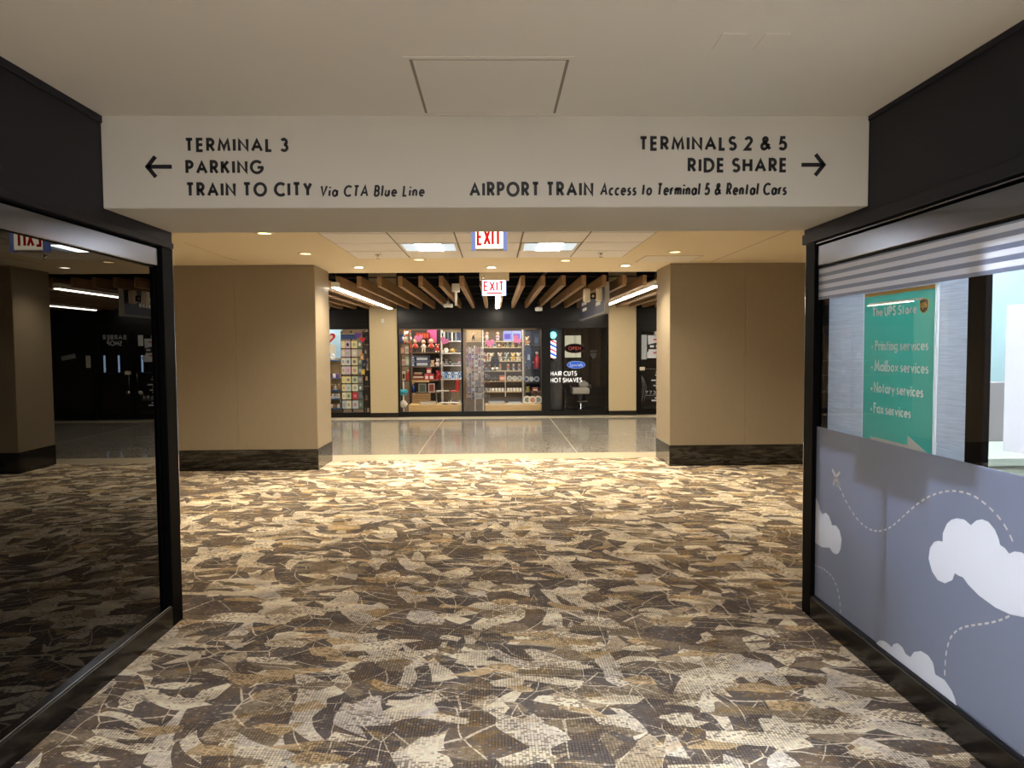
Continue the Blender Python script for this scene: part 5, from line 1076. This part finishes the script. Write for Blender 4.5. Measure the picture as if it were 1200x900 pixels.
sh = thing('wall_shield', (Xd(695.5, 1.4), YS+1.4, Zd(421, 1.4, 695)), 'grey shield plaque on brown panelling', 'plaque'); MB().prism([(0, 0), (.06, .07), (.085, .22), (-.085, .22), (-.06, .07)], lambda p, q, e: (p, -e, q), .02).build('shield', cm('#77736e'), sh); bx('band', (-.08, .08, -.024, -.02, .15, .19), cm('#4a4744'), sh); bx('rod', (-.01, .01, 0, .9, .1, .12), 'black', sh)
cu = thing('wall_panelling', (Xd(690, 2.25), YS+2.3, 0), 'brown vertical board panelling at the barber shop back', 'panelling')
for k in range(20): bx('board', (-.85+.105*k, -.755+.105*k, 0, .03+.006*(k % 2), .55, 2.55), wood_mat('barber_board_%d' % (k % 3), ('#3a2c22', '#4a382a', '#32271f')[k % 3], ('#55422f', '#5d4833', '#483828')[k % 3], (8, 8, .6), .5), cu)
bc = thing('barber_chair', (Xd(681, .95), YS+1.1, 0), 'white padded barber chair on chrome stem', 'chair'); zc0, zc1 = Zd(462, .95, 681), Zd(454.5, .95, 681)
wp_ = mat('chair_vinyl', '#d9d4ca', .35, var=.04)
bx('seat', (-.24, .20, -.22, .22, zc0, zc1), wp_, bc, .035); bx('backrest', (-.02, .22, .16, .26, zc1, zc1+.12), wp_, bc, .03); bx('headrest', (.02, .16, .18, .26, zc1+.10, zc1+.16), wp_, bc, .02)
for s_ in (-1, 1): MB().tube([(s_*.23, .15, zc1-.02), (s_*.25, .15, zc1+.07), (s_*.25, -.15, zc1+.07), (s_*.23, -.15, zc1-.02)], .018).build('armrest', 'chrome', bc, True)
MB().lathe([(.26, 0), (.26, .02), (.08, .05), (.05, .08), (.05, zc0)], n=20).build('stem', 'chrome', bc, True); MB().tube([(-.1, -.22, zc0), (-.12, -.36, zc0-.16), (.12, -.36, zc0-.16), (.1, -.22, zc0)], .014).build('footrest', 'chrome', bc)
ws = thing('wash_stand', (Xd(655, 1.0), YS+1.0, 0), 'dark stand with folded white towel left of barber chair', 'stand'); zt_ = Zd(455, 1.0, 655); bx('top', (-.15, .17, 0, .25, zt_-.02, zt_), cm('#4a453f'), ws, .005)
for sx in (-.13, .15):
    for sy in (.02, .23): MB().tube([(sx, sy, 0), (sx, sy, zt_-.02)], .01).build('leg', 'chrome', ws)
tw = tag(MB().box(-.07, .07, 0, .12, 0, .03, .01).box(-.045, .045, .01, .11, .03, .06, .012).build('towel', cm('#e6e0d4', .9)), 'folded white towel on the dark stand', 'towel'); tw.location = (Xd(655, 1.05), YS+1.05, zt_)

# ---- barber doors, right of the pier (the second one shows only in the dark glass reflection)
def door(n, x0, x1, lab, handle_x, s_):
    t = group_root('door_%d' % n, lab, 'door')
    for d_ in ((x0, x0+.09, .02, ZS), (x1-.09, x1, .02, ZS), (x0+.09, x1-.09, .02, .14), (x0+.09, x1-.09, ZS-.09, ZS)): bx('frame', (d_[0], d_[1], YS-.005, YS+.045, d_[2], d_[3]), 'shopblack', t, .003)
    bx('glass', (x0+.09, x1-.09, YS+.018, YS+.026, .14, ZS-.09), 'shopglass', t)
    hd = bx('push_bar', (x0+.06, x1-.06, YS-.06, YS-.035, 1.045, 1.075), 'rail', t, .006)
    MB().tube([(handle_x, YS-.05, 1.06), (handle_x, YS-.05, .80)], .012).build('pull_handle', 'rail', t, True); bx('bar_end', (x0+.05, x0+.16, YS-.07, YS-.005, 1.02, 1.10), 'warmwhite', t, .008)
    MB().lathe([(.05, 0), (.05, -.02), (.035, -.03)], (handle_x+.05*s_, YS-.005, .62), 18, 'y').build('lock', 'chrome', t, True); return t
d1 = door(1, 3.25, 4.18, 'glazed black barber door with round badge and opening hours', 4.10, -1); d2 = door(2, 4.20, 5.03, 'glazed black barber door lettered BARBER SHOP', 4.28, 1)
for x in (3.212, 4.18, 5.03): pass
GY = YS+.0175; fnD = lambda x0, z0: (lambda a_, b_, e: (x0+a_, GY-e, z0+b_))
text('BARBER', 'lettering', 'filmwhite', d2, fnD(4.34, 1.80), .52, .115, weight=.19, gap=.2, t=.001); text('SHOP', 'lettering', 'filmwhite', d2, fnD(4.44, 1.665), .33, .115, weight=.19, gap=.2, t=.001)
bx('grey_poster', (3.345, 3.47, GY-.002, GY, 1.27, 1.83), cm('#aeb6ba'), d1); bx('white_notice', (3.97, 4.085, GY-.002, GY, 1.66, 1.90), cm('#d8dadc'), d1)
bg = MB().prism([(3.47, 1.30), (3.97, 1.30), (4.02, 1.40), (3.93, 1.46), (3.95, 1.82), (3.80, 1.82), (3.72, 1.80), (3.64, 1.82), (3.49, 1.82), (3.51, 1.46), (3.42, 1.40)], lambda a_, b_, e: (a_, GY-e, b_), .002).build('badge', 'filmwhite', d1)
MB().lathe([(.085, -.002), (.085, 0)], (3.72, GY, 1.86), 20, 'y').build('badge_head', cm('#b8b8b6'), bg); 
MB().prism([(3.50, 1.50), (3.94, 1.50), (3.98, 1.60), (3.72, 1.66), (3.46, 1.60)], lambda a_, b_, e: (a_, GY-.002-e, b_), .001).build('badge_band', 'ink', bg)
for k in range(3): MB().box(3.54+.14*k, 3.63+.14*k, GY-.004, GY-.003, 1.545, 1.59).build('badge_mark', 'filmwhite', bg)
for z in (1.40, 1.70): MB().prism([(3.62, z), (3.84, z+.03), (3.86, z+.06), (3.62, z+.035)], lambda a_, b_, e: (a_, GY-.003-e, b_), .001).build('badge_stroke', cm('#c23a34'), bg)
hr_ = MB(); random.seed(9)
for i, (z, wd) in enumerate(((.955, .12), (.895, .16), (.835, .10), (.775, .34), (.715, .12), (.655, .24), (.60, .12))): hr_.box(3.74-wd/2, 3.74+wd/2, GY-.001, GY, z, z+.032)
hr_.box(3.44, 4.04, GY-.001, GY, .445, .452); hr_.box(3.65, 3.83, GY-.001, GY, .37, .40); hr_.box(3.58, 3.90, GY-.001, GY, .31, .345)
hr_.build('hours_print', 'filmwhite', d1)
text('773-686', 'lettering', 'filmwhite', d1, fnD(3.43, .475), .60, .075, weight=.17, gap=.2, t=.001)
cs = thing('coat_stand', (3.45, YS+.35, 0), 'bent chrome tube stand just inside the barber door', 'stand')
for k in range(3): MB().tube([(-.16+.07*k, .05*k, 0), (-.08+.07*k, .05*k, .35), (0+.05*k, .05*k, .62), (-.02+.03*k, .05*k, .80), (-.10+.03*k, .05*k, .92)], .010).build('bent_tube', 'chrome', cs, True)
for i, x in enumerate((4.60, 4.88, 5.45, 5.80)): barber_pole(x, YS+1.9, 1.02, .022, .42, 'slim lit barber tube inside the dark shop, %s from left' % ORD[i], False)
tag(bx('wall_card', (5.14, 5.24, YS+.012, YS+.02, 1.18, 1.45), cm('#c8c2b2')), 'small cream card beside the barber doors', 'notice'); nc = tag(bx('taped_note', (-.16, .16, -.002, .002, -.05, .05), cm('#8d8f90')), 'tilted grey note taped on the barber side glass', 'notice'); nc.location = (5.62, YS+.017, 1.42); nc.rotation_euler = (0, math.radians(12), 0)

# a second, grey wire spinner of key rings between the postcards and the toy shelf
gs = thing('key_ring_spinner', (Xd(569.5, .95), YS+.92, 0), 'narrow grey wire spinner of key rings right of postcards', 'spinner rack')
MB().tube([(0, 0, 0), (0, 0, Zd(412, .95))], .012).build('pole', 'rail', gs); MB().lathe([(.12, 0), (.12, .015), (.02, .03)], n=16).build('base', 'rail', gs)
for k in range(7):
    z = Zd(416+7.5*k, .95); MB().tube([(.075*math.cos(a_*math.pi/6), .075*math.sin(a_*math.pi/6), z) for a_ in range(13)], .003, 5).build('wire_ring', 'rail', gs)
random.seed(21)
for k in range(7):
    for j in range(5):
        a_ = math.radians(-160+35*j); z = Zd(416+7.5*k, .95)
        o = MB().prism([(-.014, -.09), (.014, -.09), (.017, -.05), (.008, -.02), (.003, 0), (-.003, 0), (-.008, -.02), (-.017, -.05)], lambda p, q, e: (p, -e, q), .004).build('key_ring', cm(random.choice(['#8a8d92', '#55585e', '#b0aaa0', '#7a3a34', '#3f4a64'])))
        o.location = (gs.location.x+.08*math.cos(a_), gs.location.y+.08*math.sin(a_), z); o.rotation_euler = (0, 0, a_+math.pi/2)
        tag(o, 'small key ring on the grey spinner, %s ring from the top' % ORD[k], 'key ring', 'key rings on the grey spinner, %s ring' % ORD[k])
# more goods filling the boards
random.seed(31)
for i, u in enumerate((568, 573, 578, 583, 588)): carton(u, u+3.9, zC[1], .11+.02*(i % 2), 1.2, ('#d8c8a8', '#b8884a', '#e4dccb', '#8a5a3c', '#cfae78')[i], ('#7a3a2c', '#f0e4c8', '#4a6a8a', '#e8d8b0', '#5a4030')[i], '%s gift carton behind the pink heart, %s from left' % (('sand', 'amber', 'cream', 'brown', 'straw')[i], ORD[i]), 'gift cartons below the dolls')
for i, u in enumerate((568.5, 573.5, 579.5)): doll(u, zC[3], .18, 1.2, ('#3a3438', '#8a4a3a', '#d8c8a8')[i], ('#2a2220', '#a8703a', '#5a3a28')[i], '#2c2828', 'small %s figure at the left of middle board' % ('charcoal', 'rust', 'sand')[i], 'small figures on the middle board')
for i, u in enumerate((615.2, 619.4, 623.6, 627.8, 632)): carton(u-1.8, u+1.8, zD[2]+.135, .10, .93, ('#4a4a5a', '#7a2c34', '#5a6a7a', '#33405e', '#8a8478')[i], ('#c8c4bc', '#e0c8b8', '#d8dce0', '#a8b0c8', '#3a3a3e')[i], 'small boxed souvenir above badge plates, %s from left' % ORD[i], 'boxed souvenirs above the badge plates', dep=.05) if False else None
for i, u in enumerate((616, 620.5, 625)): bottle(u, zD[1], .16, .95, ('#33405e', '#6a7a8a', '#4a3a5a')[i], '%s flask below the navy coat' % ('navy', 'grey', 'plum')[i])
for i, (u, c) in enumerate(((519, '#2a2a30'), (523, '#8a8f96'), (527.5, '#1c1c22'), (538, '#b02a30'))): carton(u-1.6, u+1.6, zB[2], .14, 1.22, c, '#c8c4bc', '%s box behind model aeroplanes' % ('black', 'grey', 'jet black', 'red')[i], 'boxes behind the model aeroplanes', dep=.06)
